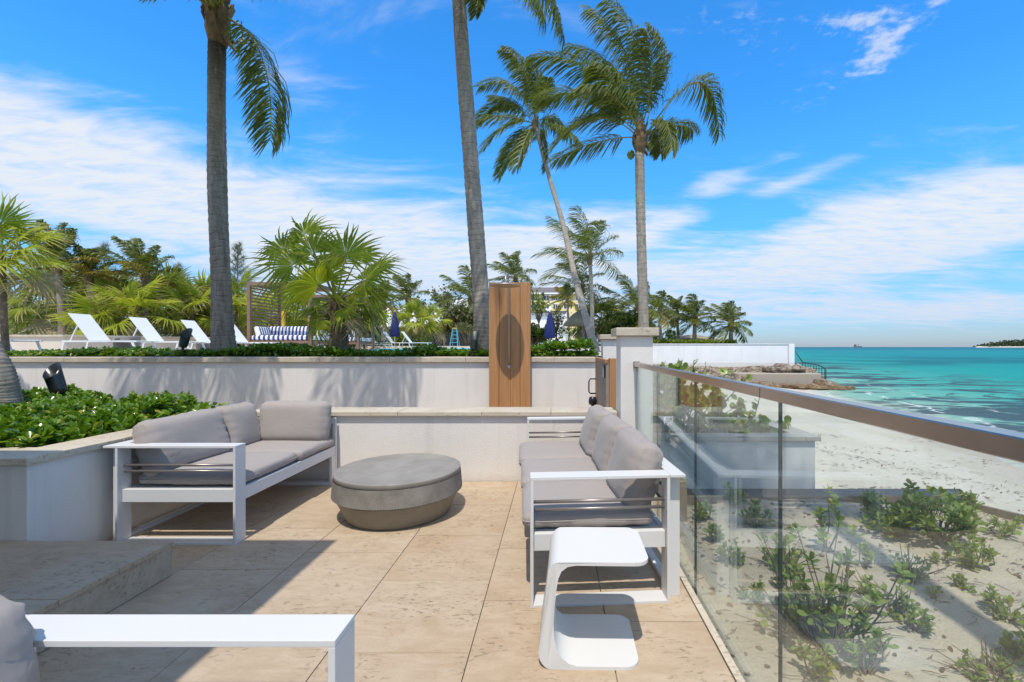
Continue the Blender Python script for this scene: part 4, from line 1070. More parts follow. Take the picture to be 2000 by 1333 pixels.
# glass railing
gr = thing('glass_railing', 'frameless glass railing with bronze top rail along the sea side', 'railing', (.72, 4.2, 0))
seams = [4.195, 3.35, 2.44, 1.52, .60, -.32, -1.24]
for a, b in zip(seams[1:], seams[:-1]):
    mb = MB(); x0, x1, y0, y1, z0, z1 = .745, .757, a + .0015, b - .0015, -.06, 1.118
    mb.quadmesh([(x0, y0, z0), (x0, y1, z0), (x0, y0, z1), (x0, y1, z1), (x1, y0, z0), (x1, y1, z0), (x1, y0, z1), (x1, y1, z1)],
                [(0, 1, 3, 2), (4, 6, 7, 5)], 0).quadmesh([(x0, y0, z0), (x0, y1, z0), (x0, y0, z1), (x0, y1, z1), (x1, y0, z0), (x1, y1, z0), (x1, y0, z1), (x1, y1, z1)],
                [(0, 2, 6, 4), (1, 5, 7, 3), (0, 4, 5, 1)], 1)
    o = mb.build('glass_pane', ['railing_glass', 'glass_edge'], gr)
for a, b in zip([-1.24, 1.62, 3.9], [1.617, 3.897, 4.215]):
    box_obj('top_rail', 'steel', gr, .726, .776, a, b, 1.119, 1.158, .003)
box_obj('rail_end_plate', 'steel', gr, .722, .780, 4.2155, 4.228, 1.105, 1.165, .002)
box_obj('base_channel', 'steel', gr, .736, .766, -1.24, 4.2, -.10, -.061)

# shower
shw = thing('outdoor_shower', 'tall teak shower panel with round rain head on the rear wall', 'shower', (-.63, 6.8, 0))
Yp = 6.80; k = Yp / F
x = lambda px: (px - PX) * k
zt = EYE + (PY - 552) * k
box_obj('plank', 'teak', shw, x(955), x(974.2), Yp, Yp + .05, 0, zt, .003)
box_obj('plank', 'teak', shw, x(975), x(996.8), Yp + .006, Yp + .05, 0, zt - .03, .002)
box_obj('plank', 'teak', shw, x(997.1), x(1015.6), Yp + .006, Yp + .05, 0, zt - .03, .002)
box_obj('plank', 'teak', shw, x(1016.2), x(1036), Yp, Yp + .05, 0, zt, .003)
box_obj('top_plank', 'teak', shw, x(974.6), x(1015.9), Yp + .004, Yp + .05, zt - .028, zt, .002)
box_obj('rear_box', 'dark_wall', shw, x(956), x(1036), Yp + .051, Yp + .14, 0, zt - .02)
hx = x(992.5); hz_ = EYE + (PY - 564) * k
MB().tube([(hx + .02, Yp - .035, EYE + (PY - 717) * k), (hx + .01, Yp - .035, hz_ + .08), (hx, Yp - .05, hz_ + .16), (hx, Yp - .12, hz_ + .20), (hx, Yp - .24, hz_ + .19), (hx, Yp - .36, hz_ + .10), (hx, Yp - .37, hz_ + .03)], .0135, 12).build('riser_pipe', 'brushed', shw)
MB().lathe([(.205, -.012), (.212, -.008), (.21, .0), (.06, .02), (.03, .045)], (hx, Yp - .37, hz_ + .0), 40).build('shower_head', 'brushed', shw)
v = MB(); zc = EYE + (PY - 717) * k
v.tube([(hx + .02, Yp, zc), (hx + .02, Yp - .07, zc)], .018, 10)
for a in (45, 135): v.tube([(hx + .02 + .035 * math.cos(R(a)), Yp - .065, zc + .035 * math.sin(R(a))), (hx + .02 - .035 * math.cos(R(a)), Yp - .065, zc - .035 * math.sin(R(a)))], .007, 8)
v.build('cross_valve', 'chrome', shw)
for z in (1.9, 1.2): MB().tube([(hx + .013, Yp + .006, z), (hx + .013, Yp - .035, z)], .008, 8).build('pipe_clip', 'chrome', shw)

# gate
gt = thing('garden_gate', 'open slatted wooden gate with black handle between the two pillars', 'gate', (.62, 5.3, 0))
for q in range(9):
    y0 = 5.36 + q * .135; box_obj('slat', 'grey_wood' if 'grey_wood' in MATS else 'cabana_wood', gt, .595, .62, y0, y0 + .125, .12, 1.10, .003)
box_obj('gate_post', 'teak', gt, .62, .695, 5.20, 5.35, 0, 1.17, .006)
box_obj('gate_stile', 'teak', gt, .58, .64, 6.58, 6.66, .05, 1.15, .004)
box_obj('top_bar', 'teak', gt, .585, .635, 5.352, 6.578, 1.102, 1.15, .004)
box_obj('latch_box', 'black_metal', gt, .575, .594, 5.42, 5.56, .93, 1.08, .004)
MB().tube([(.58, 6.55, .84), (.50, 6.55, .84), (.48, 6.55, .80), (.48, 6.55, .66), (.50, 6.55, .63), (.58, 6.55, .63)], .010, 8).build('handle', 'black_metal', gt)
MB().lathe([(.02, -.06), (.055, -.05), (.06, 0), (.05, .05), (.03, .06)], (.53, 6.5, .53), 12).lathe([(.02, -.05), (.05, -.04), (.055, 0), (.03, .05)], (.54, 6.48, .42), 12).build('lock', 'black_metal', gt)

# spotlights
def spot(label, base, h, tilt, yaw, m='black_metal', s=1.0):
    t = thing('garden_spotlight', label, 'spotlight', base, 0, 'garden spotlights')
    box_obj('stake_box', 'black_metal', t, -.055 * s, .055 * s, -.045 * s, .045 * s, -.05, h * .28, .006, True)
    MB().tube([(0, 0, h * .28), (0, 0, h * .36)], .018 * s, 10).build('knuckle', m, t, local=True)
    M = Matrix.Translation((0, 0, h * .38)) @ Matrix.Rotation(R(yaw), 4, 'Z') @ Matrix.Rotation(R(tilt), 4, 'Y')
    prof = [(.015, -.01), (.05, .0), (.062, .04), (.066, .16), (.070, .235)]
    b = MB(); n = 24; kk = 0
    vs = []
    for i2, (r, z) in enumerate(prof):
        for j in range(n):
            a = 2 * math.pi * j / n; zz_ = z + (0.075 * math.sin(a) if i2 == 4 else 0); vs.append(M @ Vector((r * s * math.cos(a), r * s * math.sin(a), zz_ * s)))
    for i2, (r, z) in enumerate([(.064, .232), (.058, .10), (.001, .095)]):
        for j in range(n):
            a = 2 * math.pi * j / n; zz_ = z + (0.075 * math.sin(a) if i2 == 0 else 0); vs.append(M @ Vector((r * s * math.cos(a), r * s * math.sin(a), zz_ * s)))
    fs = [list(range(n))[::-1]]
    for i2 in range(7):
        for j in range(n): a = i2 * n + j; c = i2 * n + (j + 1) % n; fs.append((a, c, c + n, a + n))
    b.quadmesh(vs, fs, 0, True).build('lamp_housing', m, t, 0, True)
    return t
spot('black hooded spotlight among the leaves of the left planter', W(117, 800, 4.25), .38, -17, 8, s=.98)
spot('dark bullet spotlight in the hedge left of the first palm trunk', W(357, 697, 7.55), .42, 14, 0, 'dark_green_metal', 1.05)
spot('dark spotlight standing beside the trunk left of the shower', W(925, 697, 7.45), .30, 4, 0, 'dark_green_metal', 1.0)

# loungers
def lounger_parts(t, L=1.90, Wd=.58, hb=.88, ang=38):
    """local: head at -x, foot at +x"""
    zs = .30; hip = -.25
    for y in (-Wd / 2, Wd / 2):
        MB().bar((-L / 2 + .05, y, zs), (L / 2, y, zs), .035, .04).build('side_rail', 'lounger_white', t, 0, True)
    box_obj('seat_sling', 'sling', t, hip, L / 2 - .02, -Wd / 2 + .02, Wd / 2 - .02, zs - .005, zs + .006, 0, True)
    a = R(ang); e = Vector((hip - hb * math.sin(a) * 1.0, 0, zs + hb * math.cos(a)))
    nrm = Vector((math.cos(a), 0, math.sin(a))) * .012
    vs = [Vector((hip, -Wd / 2 + .02, zs)), Vector((hip, Wd / 2 - .02, zs)), e + Vector((0, Wd / 2 - .02, 0)), e + Vector((0, -Wd / 2 + .02, 0))]
    vs = vs + [q + nrm for q in vs]
    MB().quadmesh(vs, [(0, 1, 2, 3), (4, 7, 6, 5), (0, 4, 5, 1), (1, 5, 6, 2), (2, 6, 7, 3), (3, 7, 4, 0)]).build('backrest', 'sling', t, 0, True)
    m_ = Vector((hip, 0, zs)).lerp(e, .55)
    for y in (-Wd / 2 + .02, Wd / 2 - .02):
        MB().bar(m_ + Vector((0, y, 0)), (-L / 2 + .22, y, zs), .025).build('backrest_strut', 'lounger_white', t, 0, True)
    for x0, x1 in ((-L / 2 + .10, -L / 2 + .02), (L / 2 - .12, L / 2 + .0)):
        for y in (-Wd / 2, Wd / 2): MB().bar((x0, y, zs - .01), (x1, y, 0), .035, .04).build('leg', 'lounger_white', t, 0, True)
def copy_tree(o, loc, rz, label=None, sc=1):
    r = o.copy(); C.objects.link(r); r.location = loc; r.rotation_euler = (0, 0, rz); r.scale = (sc,) * 3
    if label: r['label'] = label
    for c in o.children:
        c2 = c.copy(); C.objects.link(c2); c2.parent = r
    return r
L0 = thing('sun_lounger', 'white sun lounger with raised back nearest on the left, beside the grey drum stool', 'sun lounger', (W(0, 0, 11.6).x * 0 - 11.35, 11.6, 1.14), 0, 'white sun loungers by the pool')
lounger_parts(L0)
for (px, Y, dx, lab) in ((0, 10.35, -12.95, 'white sun lounger cut off by the left edge of the frame'), (0, 13.0, -11.15, 'white sun lounger behind the drum stool, second raised back from the left'),
                         (0, 14.4, -10.85, 'white sun lounger with its back partly hidden by the dark bullet spotlight'), (0, 15.6, -10.45, 'white sun lounger behind the first tall palm trunk')):
    copy_tree(L0, (dx, Y, 1.14), 0, lab)
copy_tree(L0, (-10.9, 27.2, 1.14), R(0), 'white sun lounger just right of the second striped daybed')
for q, (px, lab) in enumerate(((742, 'small white sun lounger at the far pool side left of the navy umbrella'), (776, 'far white sun lounger at the pool under the navy umbrella'), (812, 'far white sun lounger at the pool right of the navy umbrella'))):
    copy_tree(L0, (W(px, 0, 28.3).x, 28.2, 1.25), 0, lab)
copy_tree(L0, (W(1085, 0, 25).x, 25, 1.20), R(180), 'white sun lounger right of the shower, nearer of the two')
copy_tree(L0, (W(1100, 0, 27).x, 27, 1.22), R(180), 'white sun lounger right of the shower, farther of the two')
def drum(label, x, y):
    t = thing('drum_stool', label, 'side table', (x, y, 1.14), 0, 'grey drum stools')
    MB().lathe([(.24, 0), (.25, .02), (.26, .15), (.285, .40), (.29, .44), (.28, .45)], (0, 0, 0), 28).build('stool_body', 'grey_plastic', t, 0, True)
    box_obj('grip_slot', 'black_metal', t, -.05, .07, -.292, -.262, .35, .375, .005, True)
drum('grey drum stool between the two nearest white loungers', W(248, 0, 12.1).x, 12.1)
drum('grey drum stool behind the first tall palm trunk', W(402, 0, 15.0).x, 15.0)

# cabanas / daybeds
def cabana(label, x0, x1, y0, y1, g=1.14, top=3.58):
    t = thing('daybed_pavilion', label, 'daybed', ((x0 + x1) / 2, y0, g), 0, 'wooden daybed pavilions')
    p = .10
    for x_ in (x0, x1 - p):
        for y_ in (y0, y1 - p): box_obj('post', 'cabana_wood', t, x_, x_ + p, y_, y_ + p, g, top - .12)
    for x_ in (x0, x1 - p): box_obj('roof_beam', 'cabana_wood', t, x_, x_ + p, y0, y1, top - .119, top)
    for y_ in (y0, y1 - p): box_obj('roof_beam', 'cabana_wood', t, x0 + p + .001, x1 - p - .001, y_, y_ + p, top - .119, top)
    n = 14
    for k in range(n):
        x_ = x0 + p + (x1 - x0 - 2 * p) * (k + .5) / n; box_obj('roof_slat', 'cabana_wood', t, x_ - .012, x_ + .012, y0 + p + .001, y1 - p - .001, top - .09, top - .02)
    for k in range(15):
        z = g + .55 + k * .12; box_obj('side_slat', 'cabana_wood', t, x0 + .03, x0 + .06, y0 + p + .001, y1 - p - .001, z, z + .05)
    box_obj('bed_frame', 'cabana_wood', t, x0 + p + .002, x1 - p - .002, y0 + .02, y1 - .02, g + .28, g + .38)
    cushion('mattress', x1 - x0 - 2 * p - .04, y1 - y0 - .06, .20, Matrix.Translation((0, (y1 - y0) / 2, .48)), t, .06, .1, 'striped_fabric', 3, 30, attr=6.0, wr=.5)
    cushion('back_cushion', x1 - x0 - 2 * p - .5, .40, .22, Matrix.Translation((-.22, .95, .72)) @ Matrix.Rotation(R(80), 4, 'X'), t, .07, .2, 'striped_fabric', 4, 30, attr=6.0, wr=.5)
    cushion('side_cushion', .75, .38, .2, Matrix.Translation((-(x1 - x0) / 2 + .25, .5, .70)) @ Matrix.Rotation(R(90), 4, 'Z') @ Matrix.Rotation(R(75), 4, 'X'), t, .07, .2, 'striped_fabric', 5, 30, attr=3.0, wr=.5)
    return t
cabana('nearer slatted wooden daybed pavilion with navy striped cushions', -10.85, -8.60, 16.0, 17.85)
cabana('farther slatted wooden daybed pavilion partly behind the fan palm trunk', -10.65, -8.55, 19.75, 21.5, 1.14, 3.56)
ys_ = box_obj('yellow_board', 'yellow_plastic', None, -11.3, -11.1, 18.6, 18.75, 1.9, 2.75, .04); tag(ys_, 'upright yellow board behind the slats of the nearer daybed pavilion', 'board')

# umbrellas
def umbrella(label, px, Y, g, h):
    x0 = W(px, 0, Y).x; t = thing('closed_umbrella', label, 'umbrella', (x0, Y, g), 0, 'closed navy umbrellas')
    MB().tube([(0, 0, 0), (0, 0, h + .05)], .028, 8).build('pole', 'lounger_white', t, local=True)
    V = []; n = 32; prof = [(.06, h), (.10, h - .1), (.17, h - .5), (.25, h - 1.0), (.32, h - 1.5), (.26, h - 1.65)]
    for (r, z) in prof:
        for j in range(n):
            a = 2 * math.pi * j / n; rr = r * (1 + .16 * math.cos(a * 8) * min(1, (h - z) * 2)); V.append((rr * math.cos(a), rr * math.sin(a), z))
    fs = [list(range(n))]
    for i2 in range(5):
        for j in range(n): a = i2 * n + j; b = i2 * n + (j + 1) % n; fs.append((a, b, b + n, a + n))
    MB().quadmesh(V, fs, 0, True).build('canopy', 'navy', t, 0, True)
    MB().lathe([(.01, 0), (.03, .03), (.01, .07)], (0, 0, h + .04), 8).build('finial', 'lounger_white', t, local=True)
umbrella('closed navy umbrella behind the right posts of the far daybed', 731, 26, 1.14, 2.35)
umbrella('closed navy umbrella left of the blue stepladder', 771, 30.5, 1.36, 2.28)
umbrella('closed navy umbrella between the shower and the leaning palm', 1074, 28.5, 1.14, 2.35)

# stepladder
st = thing('stepladder', 'blue stepladder with yellow top by the far pool edge', 'ladder', (W(888, 0, 30.6).x, 30.6, 1.36))
for s_ in (-1, 1):
    MB().bar((s_ * .26, -.25, 0), (s_ * .13, .0, 1.16), .05, .05).build('rail', 'ladder_blue', st, 0, True)
    MB().bar((s_ * .24, .45, 0), (s_ * .12, .1, 1.16), .04, .04).build('rail', 'ladder_blue', st, 0, True)
for k in range(4):
    u = .2 + k * .22; MB().bar((-.26 + .13 * u, -.25 + .25 * u, 1.16 * u), (.26 - .13 * u, -.25 + .25 * u, 1.16 * u), .06, .04).build('step', 'ladder_blue', st, 0, True)
box_obj('top_cap', 'yellow_plastic', st, -.16, .16, -.05, .16, 1.162, 1.21, .01, True)

# --- buildings
wb = thing('white_roof_building', 'low white building with stepped white roof behind the pool', 'building', (-12, 60, 1.36))
yb = 60; k = yb / F
def bz(py, Y): return EYE + (PY - py) * Y / F
box_obj('wall', 'roof_white', wb, W(655, 0, yb).x, W(948, 0, yb).x, yb + 2, yb + 12, 1.36, bz(632, yb))
for r_ in range(12):
    y0 = yb + r_ * .5; z0 = bz(638, yb) + r_ * .24
    box_obj('roof_tile_row', 'roof_white', wb, W(648, 0, yb).x, W(835 if r_ > 8 else 900, 0, yb).x, y0, y0 + .8, z0, z0 + .30)
box_obj('dark_base', 'dark_wall', wb, W(660, 0, yb).x, W(940, 0, yb).x, yb + 1.5, yb + 1.99, 1.36, bz(642, yb))
for r_ in range(9):
    y0 = yb - 3 + r_ * .5; z0 = bz(612, yb) + r_ * .22; xa = W(862, 0, yb).x + r_ * .15
    box_obj('roof_tile_row', 'roof_white', wb, xa, W(952, 0, yb).x, y0, y0 + .8, z0, z0 + .28)
w2 = thing('white_garden_building', 'low white building with plain wall right of the shower', 'building', (-1, 62, 1.36))
box_obj('wall', 'roof_white', w2, W(1030, 0, 62).x, W(1101, 0, 62).x, 62, 68, 1.36, bz(612, 62))
box_obj('roof', 'roof_grey', w2, W(1026, 0, 62).x, W(1106, 0, 62).x, 61.6, 68.4, bz(612, 62) + .002, bz(608, 62))
box_obj('column', 'roof_white', w2, W(1100, 0, 60).x, W(1106, 0, 60).x, 60, 60.4, 1.36, bz(613, 60))
by = thing('hotel_building', 'yellow three storey hotel with grey roof beyond the palms', 'building', (0, 130, 1.36))
Yb = 130; X0 = W(985, 0, Yb).x; X1 = W(1141, 0, Yb).x; zt1 = bz(573, Yb)
box_obj('wall', 'building_yellow', by, X0, X1, Yb, Yb + 14, 1.36, bz(587, Yb))
box_obj('upper_wall', 'building_ochre', by, X0, X1, Yb + .02, Yb + 14, bz(587, Yb) + .01, zt1)
Mv = [(X0 - .6, Yb - .7, zt1), (X1 + .8, Yb - .7, zt1), (X1 + .8, Yb + 15, zt1), (X0 - .6, Yb + 15, zt1), (X0 - .6, Yb + 5, bz(562, Yb + 5)), (X1 - 3, Yb + 5, bz(562, Yb + 5)), (X1 - 3, Yb + 9, bz(562, Yb + 5)), (X0 - .6, Yb + 9, bz(562, Yb + 5))]
MB().quadmesh(Mv, [(0, 1, 5, 4), (1, 2, 6, 5), (2, 3, 7, 6), (3, 0, 4, 7), (4, 5, 6, 7), (0, 3, 2, 1)]).build('roof', 'roof_grey', by)
box_obj('eaves', 'roof_white', by, X0 - .7, X1 + .9, Yb - .8, Yb - .705, zt1 - .35, zt1 + .05)
for c_, (pa, pb) in enumerate(((1038, 1050), (1062, 1072), (1081, 1088.5), (1101.5, 1112), (1125, 1134))):
    for (qa, qb) in ((578, 586.5), (594.5, 603.5), (611, 621)):
        xa, xb = W(pa, 0, Yb).x, W(pb, 0, Yb).x; za, zb_ = bz(qb, Yb), bz(qa, Yb)
        f = box_obj('window', 'roof_white', by, xa - .12, xb + .12, Yb - .06, Yb + .005, za - .12, zb_ + .12)
        h = (xa + xb) / 2
        box_obj('pane', 'window_glass', f, xa, h - .06, Yb - .075, Yb - .062, za, zb_); box_obj('pane', 'window_glass', f, h + .06, xb, Yb - .075, Yb - .062, za, zb_)
for (pa, pb) in ((1073, 1077), (1058, 1060)): box_obj('drainpipe', 'roof_white', by, W(pa, 0, Yb).x, W(pb, 0, Yb).x, Yb - .25, Yb - .07, 2, zt1 - .4)
for q in (600, 612): box_obj('balcony', 'roof_white', by, W(1056, 0, Yb).x, W(1073, 0, Yb).x, Yb - 1.6, Yb - .26, bz(q + 8, Yb), bz(q + 4, Yb))
gz_ = thing('gazebo', 'small gazebo with low grey shingle roof behind the seawall hedge', 'gazebo', W(1352, 668, 44))
cxg = W(1352, 0, 44).x
MB().lathe([(1.62, .0), (1.60, .06), (.75, .36), (.30, .48)], (cxg, 44, bz(664, 44)), 8, 0, False, 1.6, 1.2).build('roof', 'thatch', gz_)
for s_ in (-1.7, 1.7): box_obj('post', 'cabana_wood', gz_, cxg + s_ - .06, cxg + s_ + .06, 43.6, 43.72, 1.36, bz(664, 44))
tk = thing('thatched_umbrella', 'round thatched palapa umbrella behind the leaning palm', 'palapa', (W(1133, 0, 33).x, 33, 1.36))
MB().lathe([(1.1, 1.45), (1.2, 1.5), (.9, 1.95), (.55, 2.3), (.1, 2.6)], (0, 0, 0), 26).build('thatch_roof', 'thatch', tk, 0, True)
n = 900; a = RNG.rand(n) * 6.28; r_ = RNG.uniform(.2, 1.15, n); p = np.stack([r_ * np.cos(a), r_ * np.sin(a), 2.7 - r_ * .95], 1)
leaves('thatch_strands', p, np.stack([np.cos(a), np.sin(a), -1.0 + 0 * a], 1), np.full(n, .5), 'fan_leaf_dry', tk, 'needle', world=False)
MB().tube([(0, 0, 0), (0, 0, 2)], .07, 8).build('pole', 'twig', tk, local=True)
wpil = thing('white_gate_post', 'short white gate post right of the two far loungers', 'post', (W(1104, 0, 30).x, 29.5, 1.14))
box_obj('post_body', 'roof_white', wpil, -.16, .16, -.16, .16, 0, .95, .01, True); box_obj('post_cap', 'roof_white', wpil, -.2, .2, -.2, .2, .952, 1.0, .01, True)

# --- house behind the camera whose roof shades the left of the terrace
hs_ = thing('house', 'modern white house behind the viewer with a deep flat roof', 'house', (-5, -5, 0))
box_obj('roof_slab', 'house_plaster', hs_, -12, -1.572, -8, 1.568, 3.15, 3.40)
box_obj('wall', 'house_plaster', hs_, -12, .0, -8.2, -8.0, 0, 3.14)
box_obj('side_wall', 'house_plaster', hs_, -12, -11.8, -7.99, 1.5, 0, 3.14)

# =================================================================== VEGETATION
# planter ground cover, left
def field(xa, xb, ya, yb_, n, zf):
    p = np.stack([RNG.uniform(xa, xb, n), RNG.uniform(ya, yb_, n), np.zeros(n)], 1)
    p[:, 2] = [zf(a[0], a[1]) for a in p]; return p
def zf(x_, y_): return .775 + .05 * math.sin(x_ * 3 + 1) * math.sin(y_ * 4) + .05 * (math.sin(x_ * 7 + y_ * 5)) * .5 + .06 * min(1, max(0, (y_ - 3.6))) + RNG.uniform(-.05, .03)
cen = field(-7.4, -3.27, 2.88, 4.62, 2300, zf); cen = cen[cen[:, 0] < -3.27 - .34 * np.clip(cen[:, 1] - 3.5, 0, 1)]
q = RNG.rand(len(cen)) < .5; cen[q, 2] -= .05
edgef = np.minimum(1, (-3.22 - cen[:, 0]) / .22) * np.minimum(1, (cen[:, 1] - 2.78) / .2); cen[:, 2] -= (1 - np.clip(edgef, 0, 1)) * .10
p, d, s = rosettes(cen, 12, .070, 1.0)
low = field(-7.4, -3.3, 2.86, 4.6, 6000, lambda x_, y_: .66 + RNG.rand() * .07)
p = np.concatenate([p, low]); d = np.concatenate([d, RNG.normal(0, 1, (6000, 3)) + [0, 0, .5]]); s = np.concatenate([s, np.full(6000, .07)])
tag(leaves('planter_ground_cover', p, d, s, 'ground_leaf', None, 'oval', None, .25), 'glossy green leafy ground cover filling the left planter', 'ground cover', None, 'stuff')
mb = MB()
for k in range(500):
    c = cen[RNG.randint(len(cen))]; mb.tube([(c[0] + RNG.normal(0, .03), c[1] + RNG.normal(0, .03), .60), tuple(c)], [.005, .003], 4, caps=False)
tag(mb.build('planter_stems', 'stem_green'), 'thin stems under the leafy ground cover of the left planter', 'stems', None, 'stuff')
# hedge strip on the pool terrace
def zf2(x_, y_):
    return 1.24 - .035 * (x_ < -6.2) + .035 * math.sin(x_ * 2.3) + -.05 * (x_ > -3.3 and x_ < -1.35) * (math.sin(x_ * 5) < .3) + .04 * (x_ > -5.2 and x_ < -3.6) * (math.sin(x_ * 5) > .1) + .11 * max(0, min(1, (x_ + .55) * 3)) + RNG.uniform(-.05, .03) + .03 * (RNG.rand() < .1)
cen = field(-9.3, .62, 7.40, 8.35, 2300, zf2)
p, d, s = rosettes(cen, 11, .075, .95)
low = field(-9.3, .7, 7.38, 8.4, 7000, lambda x_, y_: 1.13 + RNG.rand() * .08)
p = np.concatenate([p, low]); d = np.concatenate([d, RNG.normal(0, 1, (7000, 3)) + [0, 0, .5]]); s = np.concatenate([s, np.full(7000, .07)])
tag(leaves('terrace_ground_cover', p, d, s, 'ground_leaf', None, 'oval', None, .25), 'low green ground cover along the top of the rear wall', 'ground cover', None, 'stuff')
tag(box_obj('terrace_bed_soil', 'soil', None, -9.4, .75, 7.345, 8.5, 1.1, 1.15), kind='structure')

# tall palms
P1t = W(428, 8, 7.75)
def wp(px, py, Y=7.75): return W(px, py, Y)
coco('tall coconut palm with dark upper trunk left of the sofas', [wp(437, 694), wp(432, 560), wp(425, 380), wp(423, 220), wp(424, 90), wp(426, 30)], .150, .118, 9, 4.3, .7, 3,
     special=[(wp(444, 36, 7.7), wp(540, 75, 7.6), wp(528, 276, 7.4), .76), (wp(415, 0), wp(350, -75), wp(292, -8, 7.4), .45), (wp(440, -5), wp(500, -90), wp(590, -22, 7.3), .45)]
     + [(P1t + Vector((0, -.1, .1)), Vector(c_), Vector(t_), .85) for c_, t_ in (((-6.3, 5.6, 7.9), (-6.75, 4.0, 5.3)), ((-6.0, 5.7, 7.7), (-6.25, 4.1, 5.4)), ((-5.9, 5.5, 7.4), (-5.9, 4.1, 5.2)), ((-5.3, 5.6, 7.6), (-5.1, 4.1, 5.4)), ((-4.9, 5.7, 7.7), (-4.45, 4.1, 5.5)))],  # fronds above the view, added and aimed to shade the rear wall
     e0=52, e1=6, nl=110, width=.022, tm='coco_trunk_dark', azs=[-1.35, -1.95, -2.35, -1.0, -1.65, -.75, -2.15, -1.2])
coco('tall grey ringed coconut palm rising just left of the shower', [wp(945, 696), wp(940, 590), wp(929, 440), wp(914, 240), wp(900, 60), wp(893, -85)], .150, .112, 8, 4.4, .8, 5,
     special=[(wp(900, -95), wp(1040, -175, 7.6), wp(1098, 62, 7.5), .8), (wp(890, -90), wp(1000, -135, 7.0), wp(1060, 30, 6.9), .7), (wp(900, -80), wp(945, -60, 7.4), wp(930, 30, 7.2), .35), (wp(885, -90), wp(830, -130), wp(765, -25, 7.3), .42)]
     + [(wp(892, -92), Vector(c_), Vector(t_), .9) for c_, t_ in (((-2.6, 5.5, 8.8), (-3.25, 3.9, 5.6)), ((-2.4, 5.4, 8.6), (-2.95, 3.95, 5.4)), ((-2.2, 5.6, 8.7), (-2.65, 4.0, 5.6)), ((-2.9, 5.8, 8.8), (-3.7, 4.1, 5.9)))],  # more unseen fronds shaped so their shadows land on the rear wall
     e0=55, e1=12, nl=100, width=.024, azs=[-1.3, -2.1, -2.4, -1.7, -1.5, -1.9, -2.2], flare=1.2)
Y4 = 13.0
def w4(px, py, dy=0): return W(px, py, Y4 + dy)
S4 = [(w4(1262, 262), w4(1395, 60, .3), w4(1405, 262, .4), .95), (w4(1246, 255), w4(1175, 95, -.4), w4(1040, 112, -.8), .95), (w4(1243, 258), w4(1130, 150, .6), w4(1058, 195, 1.2), .95),
      (w4(1243, 265), w4(1160, 185, -.6), w4(1083, 285, -.9), .95), (w4(1248, 245), w4(1245, 90, .3), w4(1150, 18, .5), .95), (w4(1254, 240), w4(1275, 80, 0), w4(1185, 2, -.2), .9),
      (w4(1250, 245), w4(1225, 110, .9), w4(1110, 90, 1.5), .9), (w4(1262, 245), w4(1280, 170, .2), w4(1308, 112, .4), .8), (w4(1262, 262), w4(1310, 205, -.4), w4(1312, 292, -.6), .7), (w4(1256, 240), w4(1290, 130, -.5), w4(1262, 60, -.8), .9),
      (w4(1248, 250), w4(1200, 160, -1.2), w4(1130, 175, -1.9), .9), (w4(1255, 265), w4(1290, 240, .8), w4(1290, 300, 1.0), .6)]
coco('tall coconut palm with wind-blown crown behind the large pillar', [W(1262, 742, Y4), W(1257, 620, Y4), W(1252, 450, Y4), W(1249, 285, Y4), W(1250, 268, Y4)], .150, .115, 4, 2.6, .9, 8, special=S4, nl=84, e0=60, e1=20, width=.030, nuts=3)
Y3 = 20.0
def w3(px, py, dy=0): return W(px, py, Y3 + dy)
S3 = [(w3(1040, 232), w3(985, 160), w3(930, 245, .5), .95), (w3(1040, 228), w3(1000, 130, 1), w3(935, 170, 1.5), .95), (w3(1042, 225), w3(1035, 120, -.5), w3(985, 95, -1), .9), (w3(1040, 240), w3(985, 228, -1), w3(945, 292, -1.6), .95),
      (w3(1043, 242), w3(1005, 262, .5), w3(975, 345, .8), .95), (w3(1046, 245), w3(1072, 262), w3(1066, 330), .8), (w3(1048, 238), w3(1080, 215, .4), w3(1108, 262, .6), .7), (w3(1046, 228), w3(1062, 170, -.4), w3(1035, 120, -.6), .8),
      (w3(1042, 245), w3(1022, 268, -1), w3(1010, 330, -1.4), .8), (w3(1044, 228), w3(1040, 150, 1), w3(1000, 110, 1.5), .8)]
coco('slender leaning coconut palm curving up to the left', [W(1168, 700, 14), W(1150, 640, 15.5), W(1124, 545, 17.5), W(1100, 440, 19), W(1068, 330, 19.8), W(1045, 242, 20)], .145, .085, 7, 2.6, .85, 13, special=S3, nl=72, width=.038, e0=70, e1=-20)
